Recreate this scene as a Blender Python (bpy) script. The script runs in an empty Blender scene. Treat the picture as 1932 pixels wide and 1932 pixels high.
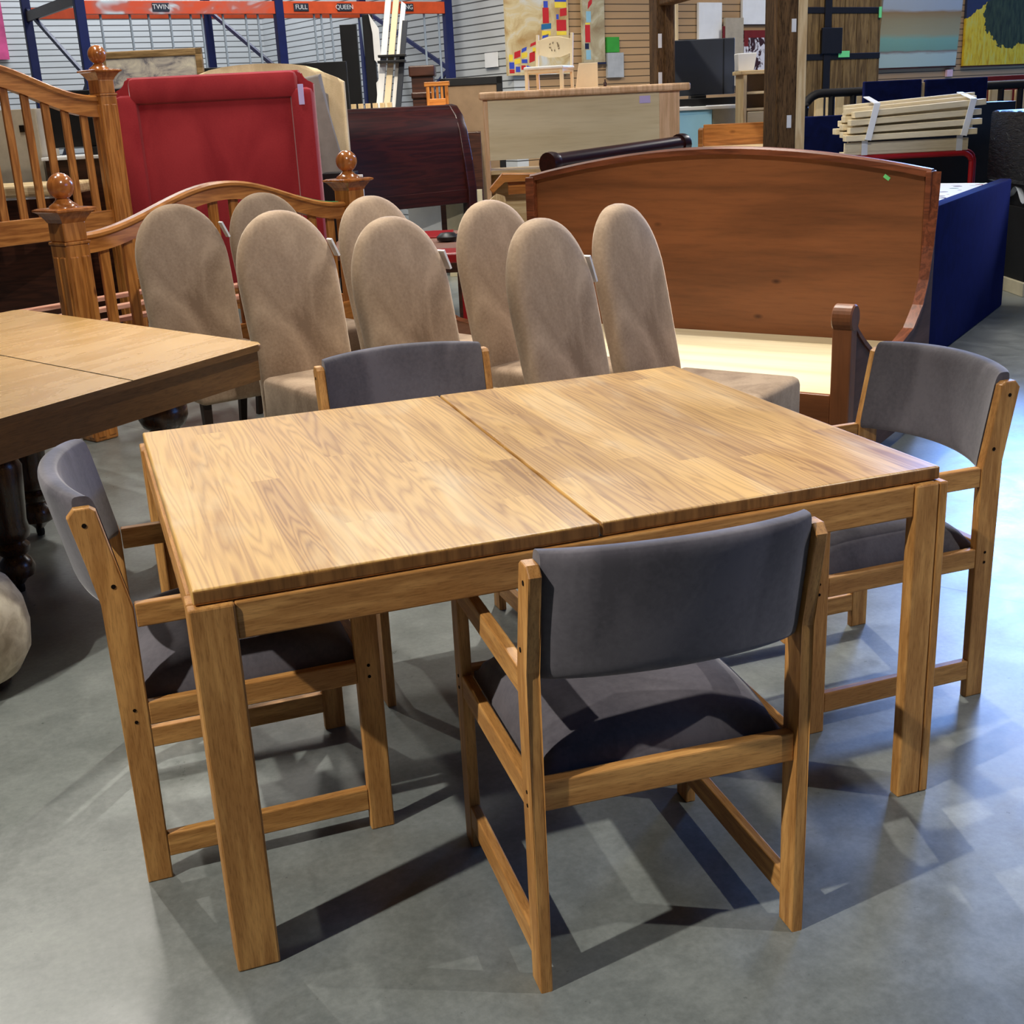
import bpy, bmesh, math, random
from mathutils import Vector, Matrix
random.seed(7)
PI = math.pi
scene = bpy.context.scene
COL = scene.collection

# ------------------------------------------------------------------ materials
def lin(r, g, b):
    f = lambda c: c / 12.92 if c <= .04045 else ((c + .055) / 1.055) ** 2.4
    return (f(r / 255), f(g / 255), f(b / 255), 1)

class NT:
    """small helper to wire shader nodes"""
    def __init__(s, name, rough=.5, spec=.5):
        s.m = bpy.data.materials.new(name); s.m.use_nodes = True
        s.t = s.m.node_tree; s.b = s.t.nodes['Principled BSDF']
        s.b.inputs['Roughness'].default_value = rough
        s.b.inputs['Specular IOR Level'].default_value = spec
    def n(s, kind, **kw):
        x = s.t.nodes.new('ShaderNode' + kind)
        for k, v in kw.items(): setattr(x, k, v)
        return x
    def l(s, a, b): s.t.links.new(a, b)
    def val(s, sock, v):
        if hasattr(v, 'is_output'): s.l(v, sock)
        else: sock.default_value = v
    def math(s, op, a, b=0.0, c=None):
        x = s.n('Math', operation=op); s.val(x.inputs[0], a); s.val(x.inputs[1], b)
        if c is not None: s.val(x.inputs[2], c)
        return x.outputs[0]
    def coord(s, scale=(1, 1, 1), loc=(0, 0, 0), rot=(0, 0, 0)):
        tc = s.n('TexCoord'); mp = s.n('Mapping')
        mp.inputs['Scale'].default_value = scale; mp.inputs['Location'].default_value = loc
        mp.inputs['Rotation'].default_value = rot
        s.l(tc.outputs['Object'], mp.inputs[0]); return mp.outputs[0]
    def noise(s, vec, scale=5, detail=3, rough=.5, dist=0):
        x = s.n('TexNoise'); s.l(vec, x.inputs['Vector'])
        x.inputs['Scale'].default_value = scale; x.inputs['Detail'].default_value = detail
        x.inputs['Roughness'].default_value = rough; x.inputs['Distortion'].default_value = dist
        return x.outputs['Fac']
    def ramp(s, fac, stops):
        r = s.n('ValToRGB'); s.l(fac, r.inputs[0]); e = r.color_ramp.elements
        while len(e) < len(stops): e.new(.5)
        for i, (p, c) in enumerate(stops): e[i].position = p; e[i].color = c
        return r.outputs[0]
    def mix(s, fac, a, b, mode='MIX'):
        x = s.n('Mix', data_type='RGBA', blend_type=mode)
        s.val(x.inputs[0], fac); s.val(x.inputs[6], a); s.val(x.inputs[7], b); return x.outputs[2]
    def color(s, c): s.val(s.b.inputs['Base Color'], c)
    def bump(s, h, strength=.2, dist=.01):
        x = s.n('Bump'); x.inputs['Strength'].default_value = strength; x.inputs['Distance'].default_value = dist
        s.l(h, x.inputs['Height']); s.l(x.outputs[0], s.b.inputs['Normal'])
    def xyz(s, vec):
        x = s.n('SeparateXYZ'); s.l(vec, x.inputs[0]); return x.outputs
    def comb(s, x, y, z):
        c = s.n('CombineXYZ'); s.val(c.inputs[0], x); s.val(c.inputs[1], y); s.val(c.inputs[2], z); return c.outputs[0]

def plain(name, rgb, rough=.6, spec=.4, var=.12, scale=8, metal=0):
    k = NT(name, rough, spec); c = lin(*rgb)
    f = k.noise(k.coord(), scale, 4, .6)
    d = tuple(x * (1 - var) for x in c[:3]) + (1,); u = tuple(min(1, x * (1 + var)) for x in c[:3]) + (1,)
    k.color(k.ramp(f, [(.3, d), (.7, u)])); k.b.inputs['Metallic'].default_value = metal
    return k.m

def wood(name, dark, light, axis='z', rough=.45, spec=.4, freq=18, ring=26, knots=False, coat=0, pore=.18):
    """stretched contour grain that runs along one axis"""
    k = NT(name, rough, spec)
    sc = {'x': (.09, 1, 1), 'y': (1, .09, 1), 'z': (1, 1, .09)}[axis]
    v = k.coord(tuple(q * freq for q in sc))
    f = k.noise(v, 1, 2, .45, .3)
    r = k.math('SINE', k.math('MULTIPLY', f, ring)); r = k.math('MULTIPLY_ADD', r, .5, .5)
    fine = k.noise(k.coord(tuple(q * freq * 9 for q in sc)), 1, 3, .6)
    big = k.noise(k.coord(tuple(q * 4 for q in sc)), 1, 2)
    t = k.math('ADD', k.math('MULTIPLY', r, .38), k.math('ADD', k.math('MULTIPLY', fine, .42), k.math('MULTIPLY', big, .3)))
    col = k.ramp(t, [(.25, lin(*dark)), (.78, lin(*light))])
    p = k.ramp(fine, [(.36, (1 - pore, 1 - pore, 1 - pore, 1)), (.47, (1, 1, 1, 1))])
    col = k.mix(1, col, p, 'MULTIPLY')
    if knots:
        vo = k.n('TexVoronoi'); k.l(k.coord({'x': (1.5, 3, 3), 'y': (3, 1.5, 3), 'z': (3, 3, 1.5)}[axis]), vo.inputs['Vector'])
        vo.inputs['Scale'].default_value = 2.1
        kn = k.ramp(vo.outputs['Distance'], [(.03, (.25, .16, .1, 1)), (.1, (1, 1, 1, 1))])
        col = k.mix(1, col, kn, 'MULTIPLY')
    k.color(col); k.b.inputs['Coat Weight'].default_value = coat; k.b.inputs['Coat Roughness'].default_value = .25
    return k.m

def stave_wood(name, dark, light, width=.062, rough=.32):
    """glued-up oak staves running in y, each with its own tone and cathedral grain"""
    k = NT(name, rough, .45)
    o = k.xyz(k.coord())
    i = k.math('FLOOR', k.math('DIVIDE', o[0], width))
    wn = k.n('TexWhiteNoise', noise_dimensions='1D'); k.l(i, wn.inputs['W']); rnd = wn.outputs['Value']
    j = k.math('FLOOR', k.math('ADD', k.math('MULTIPLY', o[1], .75), k.math('MULTIPLY', rnd, 7)))
    wn2 = k.n('TexWhiteNoise', noise_dimensions='2D'); k.l(k.comb(i, j, 0), wn2.inputs['Vector']); tone = wn2.outputs['Value']
    vec = k.comb(k.math('MULTIPLY', o[0], 24), k.math('MULTIPLY', o[1], 1.25), k.math('MULTIPLY', tone, 40))
    f = k.noise(vec, 1, 1.5, .4, .25)
    r = k.math('POWER', k.math('MULTIPLY_ADD', k.math('SINE', k.math('MULTIPLY', f, 70)), .5, .5), .55)
    fine = k.noise(k.comb(k.math('MULTIPLY', o[0], 260), k.math('MULTIPLY', o[1], 7), tone), 1, 3, .6)
    t = k.math('ADD', k.math('MULTIPLY', r, .33), k.math('ADD', k.math('MULTIPLY', fine, .36), k.math('MULTIPLY', tone, .40)))
    col = k.ramp(t, [(.18, lin(*dark)), (.5, lin(*[(a * .45 + b * .55) for a, b in zip(dark, light)])), (.9, lin(*light))])
    # wear: pale scuffs toward one end
    w = k.noise(k.coord((6, 2.2, 1)), 1, 4, .6, .6)
    wear = k.math('MULTIPLY', k.math('MAXIMUM', k.math('SUBTRACT', w, .54), 0), 1.6)
    col = k.mix(wear, col, lin(224, 205, 165)); k.color(col)
    k.l(k.math('MULTIPLY_ADD', w, .22, rough - .11), k.b.inputs['Roughness'])
    k.bump(t, .06, .002)
    return k.m

def velvet(name, dark, light, scale=4.5, sheen=.5, stretch=(1, 1, .45), tint=(255, 255, 255)):
    k = NT(name, .92, .12)
    a = k.noise(k.coord(stretch), scale, 3, .5, .9)
    b = k.noise(k.coord((1, 1, 1)), 90, 2, .6)
    f = k.math('ADD', k.math('MULTIPLY', a, .8), k.math('MULTIPLY', b, .2))
    k.color(k.ramp(f, [(.36, lin(*dark)), (.62, lin(*light))]))
    k.b.inputs['Sheen Weight'].default_value = sheen; k.b.inputs['Sheen Roughness'].default_value = .4
    k.b.inputs['Sheen Tint'].default_value = lin(*tint)
    k.bump(b, .12, .002)
    return k.m

OAK = dict(dark=(162, 110, 54), light=(214, 160, 92))
oak = {a: wood('oak_' + a, axis=a, **OAK, rough=.5, freq=42, ring=11, pore=.16) for a in 'xyz'}
oak_top = stave_wood('oak_tabletop', (138, 94, 44), (212, 168, 98))
oak_edge = wood('oak_end_grain', (112, 74, 34), (150, 104, 54), 'z', rough=.4)
grey_velvet = velvet('charcoal_velvet', (80, 77, 83), (108, 104, 110), 5, .35)
tan_velvet = velvet('tan_velvet', (134, 112, 92), (184, 160, 135), 3.4, .45, (1.5, 1.5, .6), (255, 236, 214))
red_velvet = velvet('red_upholstery', (146, 40, 46), (170, 54, 58), 3, .3)
cream_cloth = velvet('cream_linen', (205, 180, 140), (232, 208, 168), 6, .2)
weave_cloth = velvet('cream_weave', (196, 184, 160), (226, 216, 194), 22, .1, (1, 1, 1))
navy_cloth = velvet('navy_cloth', (6, 13, 46), (11, 20, 64), 9, .2, (1, 1, 1), (90, 110, 255))
grey_cloth = plain('grey_cloth', (138, 130, 124), .9, .1)
ant = {a: wood('antique_oak_' + a, (104, 70, 34), (146, 104, 56), a, .3, .5, freq=30, ring=9, coat=.3) for a in 'xyz'}
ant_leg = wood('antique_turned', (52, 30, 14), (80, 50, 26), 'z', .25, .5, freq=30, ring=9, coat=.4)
def aged_top():
    k = NT('antique_oak_top', .22, .5)
    f = k.noise(k.coord((2.2, 10, 1)), 1, 5, .6, .7); g = k.noise(k.coord((5, 60, 1)), 1, 3, .6)
    k.color(k.ramp(k.math('ADD', k.math('MULTIPLY', f, .7), k.math('MULTIPLY', g, .3)),
                   [(.2, lin(182, 140, 80)), (.8, lin(202, 162, 102))]))
    k.l(k.math('MULTIPLY_ADD', f, .3, .12), k.b.inputs['Roughness']); return k.m
ant_top = aged_top()
pine = {a: wood('honey_pine_' + a, (150, 88, 34), (206, 136, 66), a, .3, .5, knots=True, coat=.35, pore=.06) for a in 'xyz'}
pine_ball = wood('honey_pine_turned', (150, 84, 34), (190, 116, 54), 'z', .15, .6, coat=.6, pore=.04)
cedar = wood('pink_cedar', (196, 126, 96), (232, 176, 146), 'x', .5, .3)
cherry = {a: wood('cherry_' + a, (104, 62, 34), (140, 86, 50), a, .42, .4, freq=7, ring=14, knots=True, coat=.1, pore=.05) for a in 'xz'}
cherry_rim = wood('cherry_rim', (92, 46, 26), (136, 76, 48), 'x', .35, .45)
mahog = wood('mahogany', (30, 9, 9), (50, 17, 15), 'x', .3, .45, coat=.12, pore=.05)
birch = wood('birch_ply', (216, 196, 154), (238, 222, 186), 'x', .6, .3, freq=5, ring=12, pore=.03)
birch_edge = wood('birch_solid', (206, 160, 116), (234, 194, 154), 'z', .5, .4, pore=.05)
pale = {a: wood('pale_pine_' + a, (206, 172, 120), (240, 216, 170), a, .5, .35, pore=.06) for a in 'xyz'}
rustic = wood('rustic_timber', (64, 46, 28), (128, 98, 64), 'z', .8, .2, freq=26, ring=9, pore=.6)
barn = wood('barn_boards', (84, 62, 34), (134, 106, 64), 'z', .8, .2, freq=9, knots=True, pore=.35)
dkbrown = wood('dark_brown_wood', (44, 22, 14), (74, 40, 26), 'x', .35, .5, pore=.05)
slat_wood = wood('cream_slat', (222, 202, 160), (244, 228, 194), 'x', .5, .35, freq=20, ring=6, pore=.05)
cream_paint = plain('cream_paint', (246, 226, 186), .5, .4, .05)
white_paint = plain('white_paint', (240, 240, 238), .45, .4, .04)
blue_paint = plain('pale_blue_paint', (160, 216, 244), .5, .4, .04)
black_paint = plain('black_paint', (18, 18, 20), .4, .4, .2)
black_metal = plain('black_iron', (22, 20, 22), .6, .3, .2)
screen_grey = plain('screen_grey', (52, 56, 64), .35, .5, .06)
navy_steel = plain('navy_steel', (22, 34, 92), .45, .4, .15)
orange_steel = plain('orange_steel', (232, 92, 44), .45, .4, .12)
rod_steel = plain('rod_steel', (176, 190, 204), .35, .5, .08, metal=.3)
red_tube = plain('red_tube', (160, 20, 26), .3, .5, .1)
chrome = plain('pale_plastic', (190, 190, 190), .4, .5, .05)
tag_white = plain('tag_white', (236, 238, 240), .6, .3, .03)
tag_green = plain('tag_green', (120, 226, 140), .6, .3, .05)
tag_lilac = plain('tag_lilac', (206, 190, 236), .6, .3, .03)
strap_white = plain('strap_white', (240, 242, 246), .35, .5, .04)
gilt = wood('gilt_frame', (120, 92, 54), (178, 144, 96), 'x', .4, .5)
hole = plain('dark_hole', (24, 16, 10), .9, .1)
leg_dark = plain('dark_leg', (36, 22, 14), .45, .4)
green_card = plain('green_card', (58, 150, 60), .7, .2)
grey_card = plain('grey_card', (168, 172, 176), .7, .2)
teal = plain('teal_plastic', (0, 140, 140), .5, .4)
beige_board = plain('beige_board', (196, 186, 158), .7, .2)
taupe = plain('taupe_panel', (178, 166, 146), .7, .2)
rust_red = plain('oxblood_panel', (118, 32, 30), .6, .3)
wrap = NT('black_stretch_wrap', .28, .5)
_f = wrap.noise(wrap.coord((1, 1, 5)), 9, 4, .6, 1.5)
wrap.color(wrap.ramp(_f, [(.3, lin(8, 8, 12)), (.75, lin(40, 42, 50))])); wrap.bump(_f, .9, .03); wrap = wrap.m

# ------------------------------------------------------------------ mesh building
class MB:
    def __init__(s): s.bm = bmesh.new()
    def _add(s, verts, faces):
        vs = [s.bm.verts.new(v) for v in verts]
        fs = []
        for f in faces:
            try: fs.append(s.bm.faces.new([vs[i] for i in f]))
            except ValueError: pass
        return vs, fs
    def hexa(s, p, bev=0, seg=2):
        """p = 8 corners: 4 of the bottom (ccw), 4 of the top"""
        vs, fs = s._add(p, [(3, 2, 1, 0), (4, 5, 6, 7), (0, 1, 5, 4), (1, 2, 6, 5), (2, 3, 7, 6), (3, 0, 4, 7)])
        if bev:
            es = list({e for f in fs for e in f.edges})
            bmesh.ops.bevel(s.bm, geom=es, offset=bev, segments=seg, affect='EDGES', profile=.5, clamp_overlap=True)
        return s
    def box(s, c, d, bev=0, rot=None, seg=2):
        x, y, z = d[0] / 2, d[1] / 2, d[2] / 2
        p = [Vector(q) for q in ((-x, -y, -z), (x, -y, -z), (x, y, -z), (-x, y, -z), (-x, -y, z), (x, -y, z), (x, y, z), (-x, y, z))]
        if rot is not None:
            if not isinstance(rot, Matrix): rot = Matrix.Rotation(rot, 3, 'Z')
            p = [rot @ q for q in p]
        return s.hexa([q + Vector(c) for q in p], bev, seg)
    def span(s, a, b, bev=0):
        return s.box([(a[i] + b[i]) / 2 for i in range(3)], [abs(b[i] - a[i]) for i in range(3)], bev)
    def beam(s, a, b, w, h, bev=0, up=(0, 0, 1)):
        a, b = Vector(a), Vector(b); d = (b - a).normalized(); u = Vector(up)
        if abs(d.dot(u)) > .98: u = Vector((0, 1, 0))
        r = d.cross(u).normalized(); u = r.cross(d)
        q = lambda o, i, j: o + r * (w / 2 * i) + u * (h / 2 * j)
        return s.hexa([q(a, -1, -1), q(a, 1, -1), q(b, 1, -1), q(b, -1, -1), q(a, -1, 1), q(a, 1, 1), q(b, 1, 1), q(b, -1, 1)], bev)
    def prism(s, pts, ext, bev=0, seg=3):
        """closed outline of 3-D points pushed along ext"""
        n = len(pts); e = Vector(ext); p = [Vector(q) for q in pts]
        vs, fs = s._add(p + [q + e for q in p], [tuple(range(n))[::-1], tuple(range(n, 2 * n))] + [(i, (i + 1) % n, n + (i + 1) % n, n + i) for i in range(n)])
        if bev:
            es = list({ed for f in fs[:2] for ed in f.edges})
            bmesh.ops.bevel(s.bm, geom=es, offset=bev, segments=seg, affect='EDGES', profile=.5, clamp_overlap=True)
        return s
    def lathe(s, prof, c=(0, 0, 0), n=24, square=False):
        if square: n = 4
        c = Vector(c); rows = []
        for r, z in prof:
            k = math.sqrt(2) if square else 1
            rows.append([s.bm.verts.new(c + Vector((r * k * math.cos(2 * PI * (i + .5) / n), r * k * math.sin(2 * PI * (i + .5) / n), z))) for i in range(n)])
        for a, b in zip(rows, rows[1:]):
            for i in range(n):
                s.bm.faces.new((a[i], a[(i + 1) % n], b[(i + 1) % n], b[i]))
        s.bm.faces.new(rows[0][::-1]); s.bm.faces.new(rows[-1]); return s
    def ball(s, c, r, n=20):
        prof = [(max(1e-4, r * math.sin(PI * i / 14)), -r * math.cos(PI * i / 14)) for i in range(15)]
        return s.lathe(prof, c, n)
    def disc_x(s, c, r, th, n=14):
        c = Vector(c); return s.prism([c + Vector((-th / 2, r * math.cos(2 * PI * i / n), r * math.sin(2 * PI * i / n))) for i in range(n)], (th, 0, 0))
    def tube(s, pts, r, n=10):
        pts = [Vector(p) for p in pts]; rows = []
        for i, p in enumerate(pts):
            d = (pts[min(i + 1, len(pts) - 1)] - pts[max(i - 1, 0)]).normalized()
            u = Vector((0, 0, 1)) if abs(d.z) < .9 else Vector((0, 1, 0))
            a = d.cross(u).normalized(); b = a.cross(d)
            rows.append([s.bm.verts.new(p + (a * math.cos(2 * PI * k / n) + b * math.sin(2 * PI * k / n)) * r) for k in range(n)])
        for a, b in zip(rows, rows[1:]):
            for k in range(n): s.bm.faces.new((a[k], a[(k + 1) % n], b[(k + 1) % n], b[k]))
        s.bm.faces.new(rows[0][::-1]); s.bm.faces.new(rows[-1]); return s
    def sweep(s, rings):
        """list of closed rings of equal length, capped"""
        rows = [[s.bm.verts.new(Vector(p)) for p in r] for r in rings]; n = len(rows[0])
        for a, b in zip(rows, rows[1:]):
            for k in range(n): s.bm.faces.new((a[k], a[(k + 1) % n], b[(k + 1) % n], b[k]))
        s.bm.faces.new(rows[0][::-1]); s.bm.faces.new(rows[-1]); return s
    def grid(s, fn, nu, nv):
        rows = [[s.bm.verts.new(Vector(fn(i / nu, j / nv))) for j in range(nv + 1)] for i in range(nu + 1)]
        for i in range(nu):
            for j in range(nv): s.bm.faces.new((rows[i][j], rows[i + 1][j], rows[i + 1][j + 1], rows[i][j + 1]))
        return rows

def obj(name, mb, mat, parent=None, smooth=False, loc=None, rotz=0, label=None):
    bmesh.ops.recalc_face_normals(mb.bm, faces=mb.bm.faces)
    me = bpy.data.meshes.new(name); mb.bm.to_mesh(me); mb.bm.free()
    for m in (mat if isinstance(mat, (list, tuple)) else [mat]): me.materials.append(m)
    if smooth:
        me.polygons.foreach_set('use_smooth', [True] * len(me.polygons))
        me.set_sharp_from_angle(angle=math.radians(42))
    o = bpy.data.objects.new(name, me); COL.objects.link(o)
    if parent: o.parent = parent
    if loc: o.location = loc
    if rotz: o.rotation_euler.z = rotz
    if label: o['label'] = label
    return o
def tag(o, label, cat, group=None):
    o['label'] = label; o['category'] = cat
    if group: o['group'] = group
    return o
def thing(name, label, cat, loc=(0, 0, 0), rotz=0, group=None):
    o = bpy.data.objects.new(name, None); COL.objects.link(o); o.empty_display_size = .1
    o.location = loc; o.rotation_euler.z = rotz
    return tag(o, label, cat, group)
def struct(name, mb, mat, **k):
    o = obj(name, mb, mat, **k); o['kind'] = 'structure'; return o
def dup(root, loc, rotz, label, group=None):
    r = root.copy(); COL.objects.link(r); r.location = loc; r.rotation_euler = (0, 0, rotz); r['label'] = label
    if group: r['group'] = group
    for ch in list(root.children):
        c = ch.copy(); COL.objects.link(c); c.parent = r
        for g in list(ch.children):
            d = g.copy(); COL.objects.link(d); d.parent = c
    return r
def text(name, body, size, mat, parent, loc, rot):
    cu = bpy.data.curves.new(name, 'FONT'); cu.body = body; cu.size = size; cu.extrude = .002
    cu.align_x = 'CENTER'; cu.align_y = 'CENTER'
    tmp = bpy.data.objects.new(name, cu); COL.objects.link(tmp)
    dg = bpy.context.evaluated_depsgraph_get(); me = bpy.data.meshes.new_from_object(tmp.evaluated_get(dg))
    bpy.data.objects.remove(tmp); me.materials.clear(); me.materials.append(mat)
    o = bpy.data.objects.new(name, me); COL.objects.link(o); o.parent = parent; o.location = loc; o.rotation_euler = rot
    return o

# ------------------------------------------------------------------ ground plan
EYE = Vector((-.1055, -1.9388, 1.4835)); HEAD = .3340
cH, sH = math.cos(HEAD), math.sin(HEAD)
def PL(a, d, z=0.0):            # floor plan of the sales floor: a metres right, d metres ahead of where one stands
    return Vector((EYE.x + a * cH + d * sH, EYE.y - a * sH + d * cH, z))
PROT = -HEAD                    # z-rotation of an object squared to that plan
HA = math.radians(13.4)         # the hall's own walls stand at this angle
def HL(u, v, z=0.0):
    return Vector((EYE.x + u * math.cos(HA) - v * math.sin(HA), EYE.y + u * math.sin(HA) + v * math.cos(HA), z))

# ------------------------------------------------------------------ setting
def floor_mat():
    k = NT('polished_concrete', .3, .5)
    c = k.coord()
    a = k.noise(c, .9, 5, .62, .8); b = k.noise(c, 7, 5, .7, .4); d = k.noise(c, 60, 3, .7)
    t = k.math('ADD', k.math('MULTIPLY', a, .5), k.math('ADD', k.math('MULTIPLY', b, .34), k.math('MULTIPLY', d, .22)))
    col = k.ramp(t, [(.32, lin(84, 89, 87)), (.5, lin(116, 121, 118)), (.72, lin(150, 155, 151))])
    pits = k.ramp(k.noise(c, 34, 4, .75), [(.29, (.55, .55, .55, 1)), (.34, (1, 1, 1, 1))])
    col = k.mix(1, col, pits, 'MULTIPLY')
    o = k.xyz(c)                      # sawn control joint and one hairline crack
    j = k.math('ABSOLUTE', k.math('ADD', k.math('MULTIPLY', k.math('SUBTRACT', o[0], 2.301), .848), k.math('MULTIPLY', k.math('SUBTRACT', o[1], .927), .53)))
    jm = k.math('LESS_THAN', j, .0035)
    wob = k.math('MULTIPLY', k.math('SUBTRACT', k.noise(c, 6, 4, .7), .5), .10)
    cr = k.math('ABSOLUTE', k.math('ADD', k.math('ADD', o[1], .2), k.math('ADD', k.math('MULTIPLY', o[0], .45), wob)))
    cm = k.math('MULTIPLY', k.math('LESS_THAN', cr, .003), k.math('LESS_THAN', k.math('ABSOLUTE', k.math('ADD', o[0], .28)), .22))
    col = k.mix(k.math('MULTIPLY', k.math('MAXIMUM', jm, cm), .6), col, (.05, .05, .05, 1))
    k.color(col)
    k.l(k.math('MULTIPLY_ADD', b, .34, .17), k.b.inputs['Roughness'])
    k.bump(t, .05, .004)
    return k.m
m = MB(); m.span((-9, -6, -.2), (24, 24, 0)); struct('floor', m, floor_mat())

def slat_mat(name, rgb, pitch, gap):
    k = NT(name, .55, .3); o = k.xyz(k.coord())
    f = k.math('FRACT', k.math('DIVIDE', o[2], pitch))
    g = k.math('LESS_THAN', f, gap)
    n = k.noise(k.coord((.4, .4, 3)), 3, 3)
    base = k.ramp(n, [(.3, lin(*[q * .95 for q in rgb])), (.7, lin(*rgb))])
    k.color(k.mix(g, base, lin(*[q * .42 for q in rgb]))); k.bump(f, .3, .01); return k.m
white_slat = slat_mat('white_slatwall', (206, 210, 212), .076, .17)
tan_slat = slat_mat('tan_slatwall', (184, 150, 110), .076, .13)
plaster = plain('white_plaster', (206, 206, 204), .8, .2, .04)
roofing = plain('grey_ceiling', (120, 122, 124), .8, .2, .06)
def hallwall(name, a, b, z1, mat, th=.15):
    p, q = HL(*a), HL(*b); d = (q - p).normalized(); n = Vector((-d.y, d.x, 0)) * th
    m = MB(); m.prism([p, q, q + n, p + n], (0, 0, z1)); return struct(name, m, mat)
hallwall('wall_back', (-3, 18.2), (7.63, 18.2), 6, white_slat)
hallwall('wall_side', (7.63, 18.35), (7.63, 11.5), 6, white_slat)
hallwall('wall_right', (7.78, 11.5), (26, 11.5), 6, tan_slat)
m = MB(); m.span((-9, -6, 6), (24, 24, 6.15)); struct('ceiling', m, roofing)

# ------------------------------------------------------------------ oak dining table
TW, TD, TH = 1.497, 1.175, .75
tbl = thing('dining_table', 'rectangular oak dining table with a split top, front and centre among the grey chairs', 'table', (0, 0, 0))
m = MB()
z0, z1 = .722, .75
def leaf(name, x00, x01, x10, x11, shift=0):
    m = MB(); p = [(x00, shift, z0), (x01, shift, z0), (x11, TD + shift, z0), (x10, TD + shift, z0)]
    m.hexa([Vector(q) for q in p] + [Vector((q[0], q[1], z1)) for q in p], .005, 3)
    o = obj(name, m, [oak_top, oak_edge], tbl)
    for p in o.data.polygons:
        if abs(p.normal.y) > .8: p.material_index = 1
    return o
leaf('tabletop_leaf', 0, .7375, 0, .780)
leaf('tabletop_leaf', .7415, TW, .784, TW, .003)
o_ = .011; LW = .078
for sx in (0, 1):
    for sy in (0, 1):
        cx = -o_ if sx == 0 else TW + o_; cy = -o_ if sy == 0 else TD + o_
        ix = 1 if sx == 0 else -1; iy = 1 if sy == 0 else -1
        m = MB()
        if sx == 0 and sy == 0:
            m.span((cx, cy, 0), (cx + ix * LW, cy + iy * .03, .72), .004)
            m.span((cx, cy + iy * .031, 0), (cx + ix * .03, cy + iy * LW, .72), .004)
        else:
            m.span((cx + ix * .0225, cy, 0), (cx + ix * LW, cy + iy * .03, .72), .004)
            m.span((cx, cy, 0), (cx + ix * .0215, cy + iy * LW, .72), .004)
        obj('leg', m, oak['z'], tbl)
for y in (-.006, TD + .006 - .022):
    m = MB(); m.span((LW - o_, y, .652), (TW + o_ - LW, y + .022, .72), .003); obj('apron', m, oak['x'], tbl)
for x in (-.006, TW + .006 - .022):
    m = MB(); m.span((x, LW - o_, .652), (x + .022, TD + o_ - LW, .72), .003); obj('apron', m, oak['y'], tbl)

# ------------------------------------------------------------------ oak armchairs with charcoal velvet pads
def make_armchair(label, loc, rz, group):
    t = thing('oak_armchair', label, 'chair', loc, rz, group)
    W = .257; TK = .023
    rear = [(-.2625, 0), (-.2125, 0), (-.2075, .6), (-.2475, .808), (-.258, .816), (-.287, .816), (-.301, .800), (-.2625, .622)]
    for s in (-1, 1):
        x = s * W - (TK if s > 0 else 0)
        m = MB(); m.prism([(x, y, z) for y, z in rear], (TK, 0, 0), .003, 2)
        leg = obj('rear_leg', m, oak['z'], t)
        for (y, z, r) in ((-.272, .783, .0045), (-.238, .655, .0045), (-.236, .392, .0035), (-.236, .366, .0035)):
            m = MB(); m.disc_x((s * (W - .0005), y, z), r, .003)
            obj('screw_hole', m, hole, leg)
        m = MB(); m.span((x, .2105, 0), (x + TK, .2625, .613), .003); fl = obj('front_leg', m, oak['z'], t)
        for z in (.392, .366):
            m = MB(); m.disc_x((s * (W - .0005), .236, z), .0035, .003); obj('dowel_plug', m, hole, fl)
        xi = x + .001
        m = MB(); m.span((xi, -.206, .563), (xi + TK - .002, .211, .612), .003); obj('armrest', m, oak['y'], t)
        m = MB(); m.span((xi, -.21, .353), (xi + TK - .002, .211, .403), .003); obj('side_rail', m, oak['y'], t)
        m = MB(); m.span((xi, -.213, .05), (xi + TK - .002, .211, .102), .003); obj('runner', m, oak['y'], t)
    for y in (-.240, .232):
        m = MB(); m.box((0, y, .385), (2 * (W - TK), .024, .056), .003); obj('cross_rail', m, oak['x'], t)
    # seat pad: domed block, rounding over hard front and back
    m = MB(); a, b = .228, .224; N = 26
    def top(u, v):
        x = (2 * u - 1); y = (2 * v - 1)
        h = (1 - abs(x) ** 7) ** .5 * (1 - abs(y) ** 3.2) ** .55
        return (x * a, y * b + (0 if abs(y) < .99 else 0), .404 + .072 * h + .008 * (1 - x * x))
    r = m.grid(top, N, N)
    bot = m.grid(lambda u, v: ((2 * u - 1) * a, (2 * v - 1) * b, .390), 1, 1)
    edge = [r[i][0] for i in range(N + 1)] + [r[N][j] for j in range(1, N + 1)] + [r[i][N] for i in range(N - 1, -1, -1)] + [r[0][j] for j in range(N - 1, 0, -1)]
    low = [m.bm.verts.new((v.co.x, v.co.y, .390)) for v in edge]
    for i in range(len(edge)):
        j = (i + 1) % len(edge); m.bm.faces.new((edge[i], edge[j], low[j], low[i]))
    obj('seat_cushion', m, grey_velvet, t, True)
    # back pad: thick wrap-round panel bowed to the rear
    rings = []; NB = 28; w = W - TK - .001
    for i in range(NB + 1):
        x = -w + 2 * w * i / NB; u = x / w
        bow = -.058 * (1 - u * u) ** .85 if abs(u) < 1 else 0
        endk = 1 - .12 * abs(u) ** 12
        ring = []
        for q in range(24):
            ang = 2 * PI * q / 24; ce, se = math.cos(ang), math.sin(ang)
            ty = .024 * math.copysign(abs(ce) ** .55, ce) * endk; tz = .118 * math.copysign(abs(se) ** .22, se)
            z = .716 + tz; yc = -.243 - .19 * (z - .62) + .012
            ring.append((x, yc + ty + bow, z + .008 * (1 - u * u)))
        rings.append(ring)
    m = MB(); m.sweep(rings); obj('back_cushion', m, grey_velvet, t, True)
    return t
G_ARM = 'oak armchairs with charcoal velvet pads round the oak table'
ch0 = make_armchair('oak armchair with charcoal pads, its back turned to us before the oak table', (.752, -.035, 0), math.radians(-3.5), G_ARM)
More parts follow.
